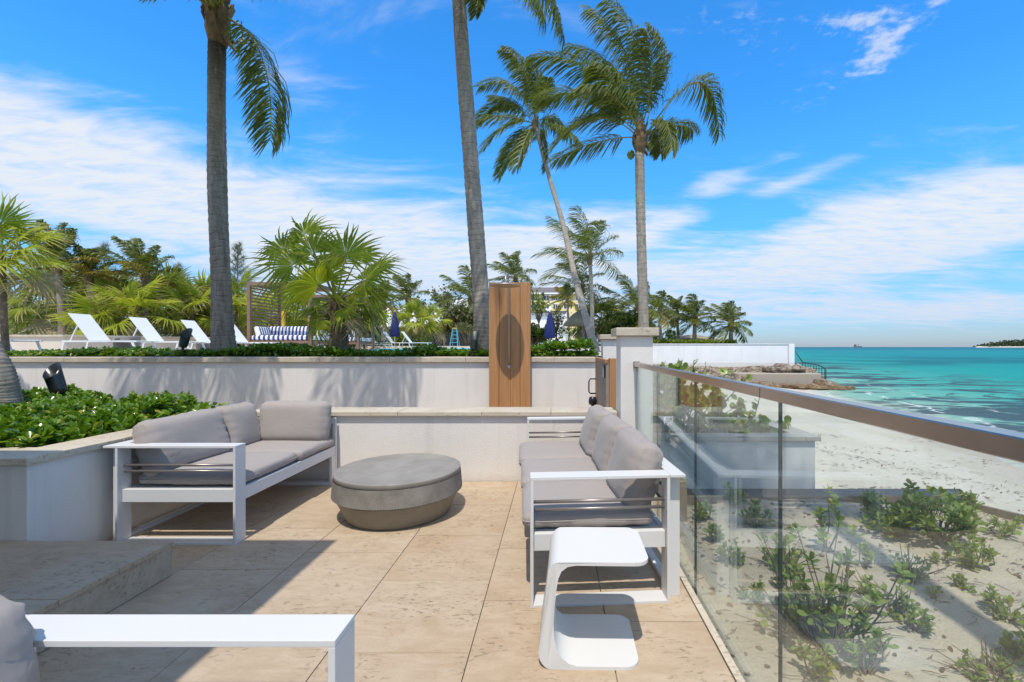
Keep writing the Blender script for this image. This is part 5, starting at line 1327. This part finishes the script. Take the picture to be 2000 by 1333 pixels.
# middle and far palms: (label, base px, base zc, top px, Y, r, frond px, n, seed, options)
FAR = [
 ('coconut palm with full crown right of the leaning trunk', (1150, 30), (1157, 655), (1152, 505), .13, 112, 17, 21, dict(e0=88, e1=-5)),
 ('shorter coconut palm just left of and below the fuller crowned one', (0, 33), (1140, 665), (1137, 560), .13, 78, 15, 22, dict(yellow=2)),
 ('coconut palm whose round crown stands above the shower panel', (0, 40), (1010, 665), (1007, 545), .13, 68, 16, 23, dict()),
 ('coconut palm half hidden behind the trunk left of the shower', (0, 38), (915, 660), (918, 585), .13, 75, 15, 24, dict()),
 ('coconut palm above the blue closed umbrella', (0, 36), (796, 655), (797, 582), .17, 62, 14, 25, dict(e1=-5)),
 ('yellowish coconut palm right of the big fan palm', (0, 34), (750, 655), (749, 592), .15, 56, 13, 26, dict(yellow=6)),
 ('coconut palm directly behind the tall trunk at the large pillar', (0, 32), (1250, 668), (1243, 605), .13, 82, 18, 27, dict(yellow=2)),
 ('bright yellow green coconut palm right of the tall trunk at the pillar', (0, 38), (1290, 668), (1288, 610), .13, 56, 15, 28, dict(yellow=4)),
 ('dark coconut palm second from the right group over the seawall', (0, 42), (1326, 668), (1322, 612), .13, 48, 14, 29, dict()),
 ('coconut palm with broad crown above the gazebo roof', (0, 40), (1357, 672), (1357, 625), .17, 62, 18, 30, dict(e1=-15)),
 ('rightmost coconut palm at the seawall with coconuts and a hanging frond', (0, 38), (1426, 672), (1428, 634), .17, 60, 18, 31, dict(nuts=4, e1=-30)),
 ('dark coconut palm second from the left behind the loungers', (0, 15.4), (124, 660), (111, 520), .09, 105, 15, 32, dict(e0=90, e1=20, tm='coco_trunk_dark', llf=.24, yellow=4)),
 ('coconut palm rising behind the fan palms left of the first trunk', (0, 16.4), (290, 640), (285, 545), .09, 100, 15, 33, dict(e0=90, e1=15, llf=.24, yellow=3)),
 ('bushy coconut palm behind the second lounger', (0, 16.2), (182, 650), (174, 540), .09, 82, 14, 34, dict(e0=90, e1=10, llf=.24, yellow=5)),
 ('coconut palm low at the right edge of the leaning trunk group', (0, 37), (1215, 668), (1208, 622), .13, 50, 14, 35, dict(yellow=3)),
 ('small far coconut palm seen under the tall trunk crown at the pillar', (0, 46), (1268, 668), (1270, 632), .12, 40, 12, 36, dict()),
 ('small palm with golden fronds in front of the yellow hotel', (0, 44), (1113, 665), (1108, 585), .10, 42, 10, 37, dict(yellow=8)),
]
for lab, (_, Y), bp, tp_, r, fpx, nf, sd, o in FAR:
    k = Y / F; L = fpx * k * .95; zb_ = EYE + (PY - bp[1]) * k
    o = dict(o); b = W(bp[0], bp[1], Y); b.z = max(1.14, b.z - .4) ; t_ = W(tp_[0], tp_[1], Y)
    mid = b.lerp(t_, .5) + Vector((RNG.normal(0, .05), 0, 0))
    coco(lab, [b, mid, t_], r * 1.2, r * .85, nf, L, L * o.pop('llf', .34), sd, nl=44, grav=.85, width=max(.035, .0012 * Y), ring=.2, wind=(-.8, 0, .12), **o)

coco('coconut palm just right of the viewer whose trunk shadow crosses the sand bed', [(2.5, .7, -.45), (2.48, .6, 3), (2.46, .6, 7), (2.5, .6, 12.4)], .13, .10, 15, 2.0, .6, 91, e0=70, e1=-25, nl=60)
# left palm leaning over the planter and its fans at the frame edge
RNG = np.random.RandomState(77)
lp = thing('leaning_palm_trunk', 'ringed palm trunk leaning out of frame at the left edge of the planter', 'palm tree', W(5, 830, 3.9))
trunk_mesh('trunk', [W(10, 840, 3.9), W(0, 780, 3.9), W(-24, 700, 3.9), W(-110, 560, 3.9), W(-300, 380, 3.9), W(-620, 150, 3.9)], .135, .10, lp, 'coco_trunk', .07, 16, 1.3)
for i2 in range(12):
    a = i2 * 2.4; e = R(60 - i2 * 7); rand_frond(W(-620, 150, 3.9), a, e, 2.0, .5, lp, (-.8, 0, .1), 40)
for (px, py, Y, R_, nl_, sd, lab, bpy_, m_) in [
    (5, 500, 9.2, .86, 19, 41, 'big bright fan palm cut off by the left frame edge', 690, 'fan_leaf'),
    (232, 602, 17.6, 1.25, 20, 42, 'large fan palm behind the second lounger', 690, 'fan_leaf_dark'),
    (262, 618, 15.6, 1.0, 18, 43, 'bright yellow green fan palm right behind the second lounger back', 690, 'fan_leaf'),
    (200, 636, 15.2, .85, 14, 44, 'low fan palm behind the nearest lounger back', 690, 'fan_leaf'),
    (112, 595, 17.0, 1.25, 17, 45, 'pale dusty fan palm left of the nearest lounger back', 690, 'fan_leaf_dark'),
    (335, 592, 18.4, 1.15, 19, 46, 'fan palm with dry tips left of the first trunk', 690, 'fan_leaf_dark'),
    (375, 612, 17.8, 1.0, 17, 47, 'fan palm directly behind the dark bullet spotlight', 690, 'fan_leaf'),
    (420, 612, 19.0, 1.2, 15, 48, 'fan palm hidden behind the first tall trunk', 690, 'fan_leaf'),
    (462, 605, 19.4, 1.25, 14, 49, 'fan palm between the first trunk and the daybed pavilion', 690, 'fan_leaf'),
    (530, 625, 22.5, 1.3, 15, 50, 'fan palm behind the slats of the nearer daybed', 690, 'fan_leaf'),
    (590, 618, 23.5, 1.25, 15, 51, 'fan palm seen between the two daybed pavilions', 690, 'fan_leaf'),
    (638, 625, 24.5, 1.25, 12, 52, 'fan palm behind the farther daybed', 690, 'fan_leaf'),
    (706, 625, 24.8, 1.3, 15, 53, 'fan palm behind the right posts of the farther daybed', 690, 'fan_leaf'),
    (815, 628, 32.0, 1.25, 17, 54, 'round fan palm by the yellow green hedge across the pool', 675, 'fan_leaf'),
    (845, 630, 32.5, 1.1, 12, 55, 'smaller fan palm beside the stepladder', 675, 'fan_leaf'),
    (70, 640, 18.5, .9, 12, 56, 'shaded fan palm behind the wall at far left', 690, 'fan_leaf_dark'),
    (150, 590, 19.5, 1.0, 13, 57, 'fan palm between the two dark coconut palms', 690, 'fan_leaf_dark'),
    (1175, 625, 34.0, 1.5, 15, 58, 'dusty fan palm right of the thatched umbrella', 675, 'fan_leaf_dark'),
    (1195, 640, 33.0, 1.2, 12, 59, 'low dusty fan palm behind the smaller pillar', 675, 'fan_leaf_dark')]:
    t_ = W(px, py, Y); b = W(px + 6, bpy_, Y); b.z = 1.14 if Y < 30 else 1.36
    fan_palm(lab, b, t_, .055, nl_, R_ * .8, sd, m_, dry=2)
# the big fan palm in the middle
RNG = np.random.RandomState(5)
Yf = 7.75; ctr = W(657, 588, Yf)
def sd_(px, py, dy): return W(px, py, Yf + dy) - ctr
SPF = []
for (px, py, dy, Rl, v, nrm) in [
    (676, 500, .1, .66, 0, (.1, -1, .25)), (612, 495, .1, .68, 1, (-.1, -.8, .8)), (575, 520, -.1, .72, 2, (-.1, -.7, .9)), (556, 490, .15, .62, 1, (0, -.8, .8)),
    (590, 562, -.2, .56, 2, (-.1, -.9, .7)), (622, 558, -.5, .70, 0, (-.2, -1, .5)), (650, 548, -.55, .60, 3, (0, -1, .3)), (676, 600, -.35, .48, 0, (.1, -1, .15)),
    (712, 548, -.2, .62, 3, (.2, -.8, .8)), (738, 525, 0, .46, 2, (.25, -.7, .9)), (725, 575, .1, .55, 1, (.2, -.8, .7)), (625, 625, .0, .50, 2, (-.2, -1, .4)), (598, 460, .3, .6, 1, (0, -.9, .7)),
    (640, 520, .4, .65, 3, (0, -1, .6)), (700, 505, .4, .5, 1, (.1, -.9, .6))]:
    d = sd_(px, py, dy); SPF.append((d, nrm, Rl * .82 if False else Rl, v))
fp = thing('fan_palm', 'large bright fan palm with shaggy trunk at the centre of the terrace hedge', 'palm tree', W(668, 697, Yf), 0, 'fan palms')
trunk_mesh('trunk', [W(668, 700, Yf), W(662, 650, Yf), W(659, 590, Yf)], .105, .08, fp, 'fan_trunk', .05, 14, 1.25)
for (d, nrm, Rl, v) in SPF:
    # petiole length is part of the unit mesh: scale so the hub lands at the wanted point
    dist = d.length; o = fan_leaf_obj(fp, ctr, d, Rl, 'fan_leaf', v, nrm)
    pet = (.8, 1.0, .9, 1.1)[v % 4]; shift = d.normalized() * (dist - pet * Rl)
    o.location = o.location + shift
    if shift.dot(d) > .05: MB().tube([ctr, ctr + d * .5 + Vector((0, 0, .02)), ctr + d.normalized() * (dist - pet * Rl + .02)], .014, 6).build('petiole', 'rachis', fp)
for i2 in range(9):
    a = i2 * 2.4; e = R(20 - i2 * 9); fan_leaf_obj(fp, ctr, (math.cos(a) * math.cos(e), abs(math.sin(a)) * math.cos(e) * .9 + .2, math.sin(e)), .5, 'fan_leaf' if i2 < 6 else 'fan_leaf_dry', i2)
mb = MB()
for k2 in range(90):
    a = k2 * 2.4; z = 1.25 + (k2 / 90.) * (ctr.z - 1.3); rr = .10; d = Vector((math.cos(a), math.sin(a), 0)); c0 = Vector((ctr.x + (ctr.z - z) * .08, Yf, z)) + d * rr * .9
    mb.bar(c0, c0 + d * .035 + Vector((RNG.normal(0, .02), 0, .11)), .055, .012)
mb.build('trunk_fibres', 'boot', fp)

# shrubs and trees of the background
def blobs(px, py, Y, rpx, n, flat=.7, sd=1, spread=1.0):
    r = np.random.RandomState(sd); k = Y / F; out = []
    for i2 in range(n):
        c = W(px + r.uniform(-1, 1) * rpx * spread, py + r.uniform(-1, 1) * rpx * flat, Y + r.uniform(-1, 1) * rpx * k * .6); s = rpx * k * r.uniform(.28, .5)
        out.append((c.x, c.y, c.z, s, s, s * .8))
    return out
for (lab, px, py, Y, rp, nb, n, sz, m_, kd) in [
    ('dense dark shrub mass behind the loungers at far left', 60, 630, 24, 75, 26, 5200, .16, 'shrub_leaf', 'oval'),
    ('dark green shrubs under the fan palms behind the drum stool', 230, 650, 23, 80, 26, 5200, .15, 'shrub_leaf', 'oval'),
    ('leafy green shrub left of the nearer daybed', 440, 645, 24, 75, 26, 5200, .15, 'hedge_leaf', 'oval'),
    ('bushy green shrub behind the nearer daybed', 560, 650, 27, 75, 24, 4200, .16, 'hedge_leaf', 'oval'),
    ('green shrub behind the farther daybed', 680, 650, 28, 60, 18, 3000, .16, 'shrub_leaf', 'oval'),
    ('trimmed yellow green hedge across the pool', 800, 660, 31.8, 36, 16, 2600, .11, 'hedge_leaf', 'oval'),
    ('low clipped dark green bush at the pool edge', 843, 672, 30.2, 13, 6, 900, .08, 'shrub_leaf', 'oval'),
    ('large dark leafy shrub left of the ringed trunk by the shower', 905, 630, 36, 36, 20, 3000, .20, 'shrub_leaf_olive', 'round'),
    ('flowering shrub beside the ringed trunk near the pool', 915, 650, 33, 22, 8, 900, .13, 'shrub_leaf_olive', 'oval'),
    ('grey green shrub behind the closed umbrella right of the shower', 1062, 658, 36, 28, 14, 2200, .16, 'shrub_leaf_olive', 'round'),
    ('dark shrub close to the right side of the shower panel', 1042, 655, 34, 18, 10, 1300, .18, 'shrub_leaf', 'round'),
    ('bright green hedge behind the leaning palm', 1120, 660, 37, 30, 12, 2200, .13, 'hedge_leaf', 'oval'),
    ('rounded dark green tree left of the large pillar', 1225, 632, 31, 34, 18, 3400, .14, 'shrub_leaf', 'round'),
    ('olive green bush between the two pillars', 1190, 650, 34, 28, 12, 2200, .14, 'shrub_leaf_olive', 'oval'),
    ('bushy green undergrowth right of the tall trunk above the pillar', 1293, 662, 40, 20, 10, 1300, .16, 'hedge_leaf', 'oval')]:
    RNG = np.random.RandomState(int(px * 3 + py)); bush('shrub', lab, 'shrub', blobs(px, py, Y, rp, nb, .55, int(px), 1.0), n, sz, m_, kd, 'background shrubs', True, None, 1.14 if Y < 30 else 1.36)
# hedge on the seawall
RNG = np.random.RandomState(9); n = 5200
p = np.stack([RNG.uniform(8, 14.7, n), RNG.uniform(36.8, 38.0, n), 1.36 + RNG.rand(n) ** .5 * (.42 + .05 * np.sin(np.arange(n)))], 1)
tag(leaves('seawall_hedge', p, RNG.normal(0, 1, (n, 3)) + [0, 0, .5], RNG.uniform(.12, .2, n), 'hedge_leaf', None, 'oval', None, .8), 'low clipped hedge along the top of the white seawall', 'hedge')
# airy trees
def airy(lab, px, base_py, top_py, Y, wpx, n, sz, sd, m_='shrub_leaf_olive', kd='round'):
    global RNG
    RNG = np.random.RandomState(sd); k = Y / F; b = W(px, base_py, Y); b.z = 1.36 if Y > 30 else 1.14
    t = thing('small_tree', lab, 'tree', b, 0, 'small airy trees'); mb = MB(); P_ = []
    H = W(px, top_py, Y).z - b.z; tips = []
    mb.tube([b, b + Vector((.1, 0, H * .35))], [.09, .06], 8); st0 = b + Vector((.1, 0, H * .35))
    for i2 in range(13):
        a = i2 * 2.4; e = R(35 + RNG.uniform(0, 50)); L = H * RNG.uniform(.35, .68); rr = wpx * k
        d = Vector((math.cos(a) * math.cos(e) * rr / H * 1.6, math.sin(a) * math.cos(e) * .5, math.sin(e)))
        m1 = st0 + d * L * .5 + Vector((RNG.normal(0, .1), 0, 0)); e1 = st0 + d * L; mb.tube([st0, m1, e1], [.04, .028, .01], 5, caps=False)
        for _ in range(5):
            q = m1.lerp(e1, RNG.rand()) + Vector((RNG.normal(0, .25), RNG.normal(0, .25), RNG.normal(0, .22))); tips.append(q)
            mb.tube([m1.lerp(e1, .3), q], [.012, .005], 4, caps=False)
    mb.build('branches', 'twig', t)
    tp = np.array([q[:] for q in tips]); idx = RNG.randint(len(tp), size=n); p = tp[idx] + RNG.normal(0, .20, (n, 3))
    leaves('foliage', p, RNG.normal(0, 1, (n, 3)) + [0, 0, .3], RNG.uniform(.7, 1.3, n) * sz, m_, t, kd, None, .8)
airy('airy tree with sparse round leaves left of the ringed trunk', 868, 670, 535, 42, 42, 700, .19, 61)
airy('sparse leafy tree beside the right edge of the shower', 1050, 670, 552, 38, 22, 260, .20, 62, 'hedge_leaf')
airy('slim tree behind the second white umbrella', 822, 665, 572, 44, 12, 300, .2, 63, 'shrub_leaf')
airy('thin leafy tree in front of the white garden building', 1085, 672, 600, 36, 30, 240, .15, 64)
airy('small leafy tree between the two coconut palms across the pool', 775, 660, 575, 42, 16, 220, .2, 65, 'hedge_leaf')
airy('sea grape shrub tree over the white stepped roof', 880, 668, 606, 37, 40, 700, .17, 66, 'shrub_leaf')
# casuarinas
def casuarina(lab, px, bp, tp_, Y, wpx, sd, n=2600):
    global RNG
    RNG = np.random.RandomState(sd); k = Y / F; b = W(px, bp, Y); b.z = 1.14; T_ = W(px, tp_, Y); H = T_.z - b.z
    t = thing('casuarina_tree', lab, 'tree', b, 0, 'wispy casuarina trees'); mb = MB(); mb.tube([b, b + Vector((0, 0, H * .95))], [.12, .02], 7); P_ = []
    for i2 in range(46):
        u = .25 + .72 * i2 / 46.; L = wpx * k * (1.1 - u) * 1.4 * RNG.uniform(.7, 1.2); a = i2 * 2.4
        s0 = b + Vector((0, 0, H * u)); e = s0 + Vector((math.cos(a) * L, math.sin(a) * L, L * .75)); mb.tube([s0, e], [.025, .006], 4, caps=False)
        for _ in range(n // 46): P_.append((s0.lerp(e, RNG.uniform(.25, 1.05)))[:])
    mb.build('trunk', 'twig', t); P_ = np.array(P_) + RNG.normal(0, .06, (len(P_), 3))
    leaves('foliage', P_, RNG.normal(0, .5, (len(P_), 3)) + [0, 0, .5], np.full(len(P_), .55), 'needle_leaf', t, 'needle', None, .8)
casuarina('tall wispy grey green casuarina right of the first palm trunk', 464, 660, 473, 45, 30, 71)
casuarina('second shorter casuarina beside the taller wispy one', 484, 660, 528, 48, 18, 72, 1400)
casuarina('small dark casuarina top between the two left coconut palms', 204, 650, 472, 40, 22, 73, 1600)
casuarina('distant casuarina peeking between the first trunk and the fan palms', 345, 650, 515, 46, 34, 74, 2000)

# sea grape beyond the glass
RNG = np.random.RandomState(90)
sg = thing('sea_grape_bush', 'spreading sea grape with round leaves in the outer planter behind the glass', 'shrub', (2.3, 8.2, -.25)); mb = MB(); P_ = []; D_ = []
for i2 in range(170):
    bx = RNG.uniform(1.05, 3.4); by_ = RNG.uniform(7.5, 8.8); top = 1.02 - .85 * max(0, (bx - 2.1)) / 1.3 + RNG.uniform(-.95, .08)
    s0 = Vector((bx, by_, -.25)); e = Vector((bx + RNG.normal(.15, .25), by_ + RNG.normal(-.1, .2), max(-.05, top))); m1 = s0.lerp(e, .5) + Vector((RNG.normal(0, .12), 0, 0))
    mb.tube([s0, m1, e], [.012, .009, .006], 5, caps=False)
    for _ in range(9):
        q = m1.lerp(e, RNG.uniform(.1, 1.0)); P_.append(q[:]); D_.append((RNG.normal(0, .6), RNG.normal(-.2, .6), RNG.normal(.35, .5)))
mb.build('stem', 'twig', sg)
leaves('foliage', np.array(P_), np.array(D_), RNG.uniform(.075, .135, len(P_)), 'grape_leaf', sg, 'round', np.tile([0, -1., .5], (len(P_), 1)), .6)
n = 700; p = np.stack([RNG.uniform(1, 3.75, n), RNG.uniform(7.26, 8.3, n), -.22 + RNG.rand(n) * .10], 1)
tag(leaves('leaf_litter', p, RNG.normal(0, 1, (n, 3)) * [1, 1, .3], RNG.uniform(.07, .14, n), 'dry_leaf', None, 'oval', None, .5), 'dry fallen leaves under the sea grape in the outer planter', 'leaf litter', None, 'stuff')

# dune plants in the garden bed
def gpt(px, py):
    z = -.42; Y = F * (EYE - z) / (py - PY); return W(px, py, Y)
def dune_plant(lab, px, py, h, w_, ns, sd, size=.075, bare=False, per=7):
    global RNG
    RNG = np.random.RandomState(sd); b = gpt(px, py); b.z = gz(b.x, b.y) - .01
    t = thing('dune_plant', lab, 'plant', b, 0, 'green plants growing in the sand bed'); mb = MB(); cen = []
    for i2 in range(ns):
        a = RNG.rand() * 6.28; r_ = w_ * math.sqrt(RNG.rand()); s0 = b + Vector((math.cos(a) * r_ * .25, math.sin(a) * r_ * .25, 0))
        e = b + Vector((math.cos(a) * r_, math.sin(a) * r_, h * RNG.uniform(.45, 1.05))); m1 = s0.lerp(e, .5) + Vector((RNG.normal(0, .03), RNG.normal(0, .03), -.02))
        mb.tube([s0, m1, e], [.0055, .0045, .003], 5, caps=False); cen.append(e[:])
        if RNG.rand() < .5: cen.append((m1.lerp(e, .5) + Vector((RNG.normal(0, .02), RNG.normal(0, .02), 0)))[:])
        if bare:
            for _ in range(2):
                q = m1 + Vector((RNG.normal(0, .12), RNG.normal(0, .12), RNG.uniform(.0, .2))); mb.tube([s0.lerp(m1, RNG.rand()), q], [.004, .002], 4, caps=False)
    mb.build('stem', 'twig', t)
    p, d, s = rosettes(np.array(cen), per, size * .82, 1.25); leaves('foliage', p, d, s, 'dune_leaf', t, 'oval', None, .4)
DP = [
 ('tall twiggy dune bush close behind the near glass pane', 1620, 1262, .62, .36, 34, .075, True), ('bushy dune plant at the foot of the tall twiggy bush', 1545, 1235, .30, .22, 16, .07, True),
 ('thick green dune bush right of the middle by the timber edging', 1835, 1052, .42, .36, 46, .095, False), ('dark leafy dune bush left of the thickest one', 1745, 1040, .30, .26, 26, .085, False),
 ('upright dune sprig between the dark shade band and the thick bush', 1706, 1012, .28, .10, 9, .08, False), ('tall thin dune sprig rising in front of the dark shade band', 1610, 1085, .55, .10, 6, .08, False),
 ('small dune plant beside the right end of the timber edging', 1962, 1050, .18, .12, 10, .07, False), ('spiky dune plant on open sand at the right frame edge', 1960, 1205, .15, .11, 10, .06, False),
 ('dune plant at the right edge below the shadow strip', 1978, 1275, .12, .09, 8, .06, False), ('low round dune plant on open sand right of the twiggy bush', 1782, 1222, .13, .11, 10, .055, False),
 ('dune plant left of the dark glass seam low down', 1465, 1172, .12, .07, 7, .055, False), ('leafy dune plant just left of the dark glass seam', 1478, 1030, .22, .13, 13, .08, False),
 ('small dune plant behind the sofa reflection in the glass', 1435, 985, .20, .10, 10, .08, False), ('pale dune seedling near the glass by the sofa end', 1375, 1010, .18, .12, 9, .07, False),
 ('dark little dune plant in the sofa shadow behind the glass', 1430, 1105, .14, .10, 10, .06, False), ('tiny dune sprout left of the low round plant', 1690, 1115, .22, .06, 5, .06, False),
 ('dune plant in the middle of the open sand with a twig beside it', 1775, 1130, .16, .13, 11, .06, True), ('small dune plant on the sand strip shadow', 1838, 1095, .12, .07, 6, .055, False),
 ('dune plant under the right part of the thick bush', 1900, 1100, .22, .14, 12, .07, False), ('twiggy dune plant right of the tall twiggy bush', 1720, 1190, .20, .16, 12, .06, True),
 ('tiny dune sprout at the bottom left of the sand bed', 1590, 1330, .20, .07, 6, .06, False), ('dune plant at the bottom below the tall twiggy bush', 1690, 1318, .26, .12, 11, .065, False),
 ('grassy wilted tuft low on the right sand', 1935, 1310, .08, .16, 14, .045, True), ('lone dune sprout halfway along the right sand', 1875, 1150, .10, .05, 5, .055, False),
 ('lone dune sprout nearest the shadow strip', 1830, 1165, .08, .04, 4, .05, False), ('small upright dune plant right of the curved edging bend', 1885, 1000, .22, .10, 8, .08, False),
 ('dune plant behind the second glass seam in the shade', 1400, 1062, .14, .08, 8, .07, False), ('dry twiggy dune plant left of the tall twiggy bush', 1530, 1120, .22, .16, 12, .065, True)]
for k2, (lab, px, py, h, w_, ns, sz, br) in enumerate(DP): dune_plant(lab, px, py, h, w_, ns, 100 + k2, sz, br)
# debris: twigs, seaweed, shells
RNG = np.random.RandomState(17); mb = MB()
for _ in range(420):
    y0 = RNG.uniform(1.7, 5.0); x0 = RNG.uniform(.85, edge_x(y0) - .05); a = RNG.normal(-.5, .8); L = RNG.uniform(.02, .16); z0 = gz(x0, y0) + .004
    mb.tube([(x0, y0, z0), (x0 + L * .5 * math.cos(a), y0 + L * .5 * math.sin(a), z0 + .01), (x0 + L * math.cos(a + .3), y0 + L * math.sin(a + .3), z0)], [.002, .003, .0015], 4, caps=False)
tag(mb.build('sand_twigs', 'twig'), 'dry twigs scattered over the sand bed', 'twigs', None, 'stuff')
n = 900; yy = RNG.uniform(1.7, 5.0, n); xx = np.array([RNG.uniform(.85, edge_x(q) - .05) for q in yy]); p = np.stack([xx, yy, [gz(a, b) + .008 for a, b in zip(xx, yy)]], 1)
tag(leaves('sand_leaf_litter', p, RNG.normal(0, 1, (n, 3)) * [1, 1, .15], RNG.uniform(.015, .05, n), 'dry_leaf', None, 'oval', None, .4), 'small dry leaves lying on the sand bed', 'leaf litter', None, 'stuff')
n = 3400; t_ = RNG.rand(n); ln_ = RNG.randint(0, 14, n); xx = 4.2 + t_ * 7.5; yy = 6.4 + ln_ * .72 + 1.8 * np.sin(t_ * 3 + ln_ * .3) - t_ * 2.6 + RNG.normal(0, .16, n)
keep = np.sin(xx * 2.1 + ln_ * 2.7) + RNG.normal(0, .5, n) > .25; xx, yy = xx[keep], yy[keep]; n = len(xx)
p = np.stack([xx, yy, [beach_z(a, b) + .035 * math.sin(a * 1.9 + math.sin(b * 1.3)) * math.sin(b * 1.7 + a * .6) + .012 for a, b in zip(xx, yy)]], 1)
RNG.normal(size=3)
tag(leaves('beach_wrack', p, RNG.normal(0, 1, (n, 3)) * [1.6, .5, .06], RNG.uniform(.03, .17, n) , 'dry_leaf', None, 'strand', None, .25), 'dark dry seaweed lines lying on the beach sand', 'seaweed', None, 'stuff')
for o in bpy.data.objects:
    if o.type == 'MESH' and o.parent is None and 'kind' not in o and 'category' not in o: print('untagged', o.name)
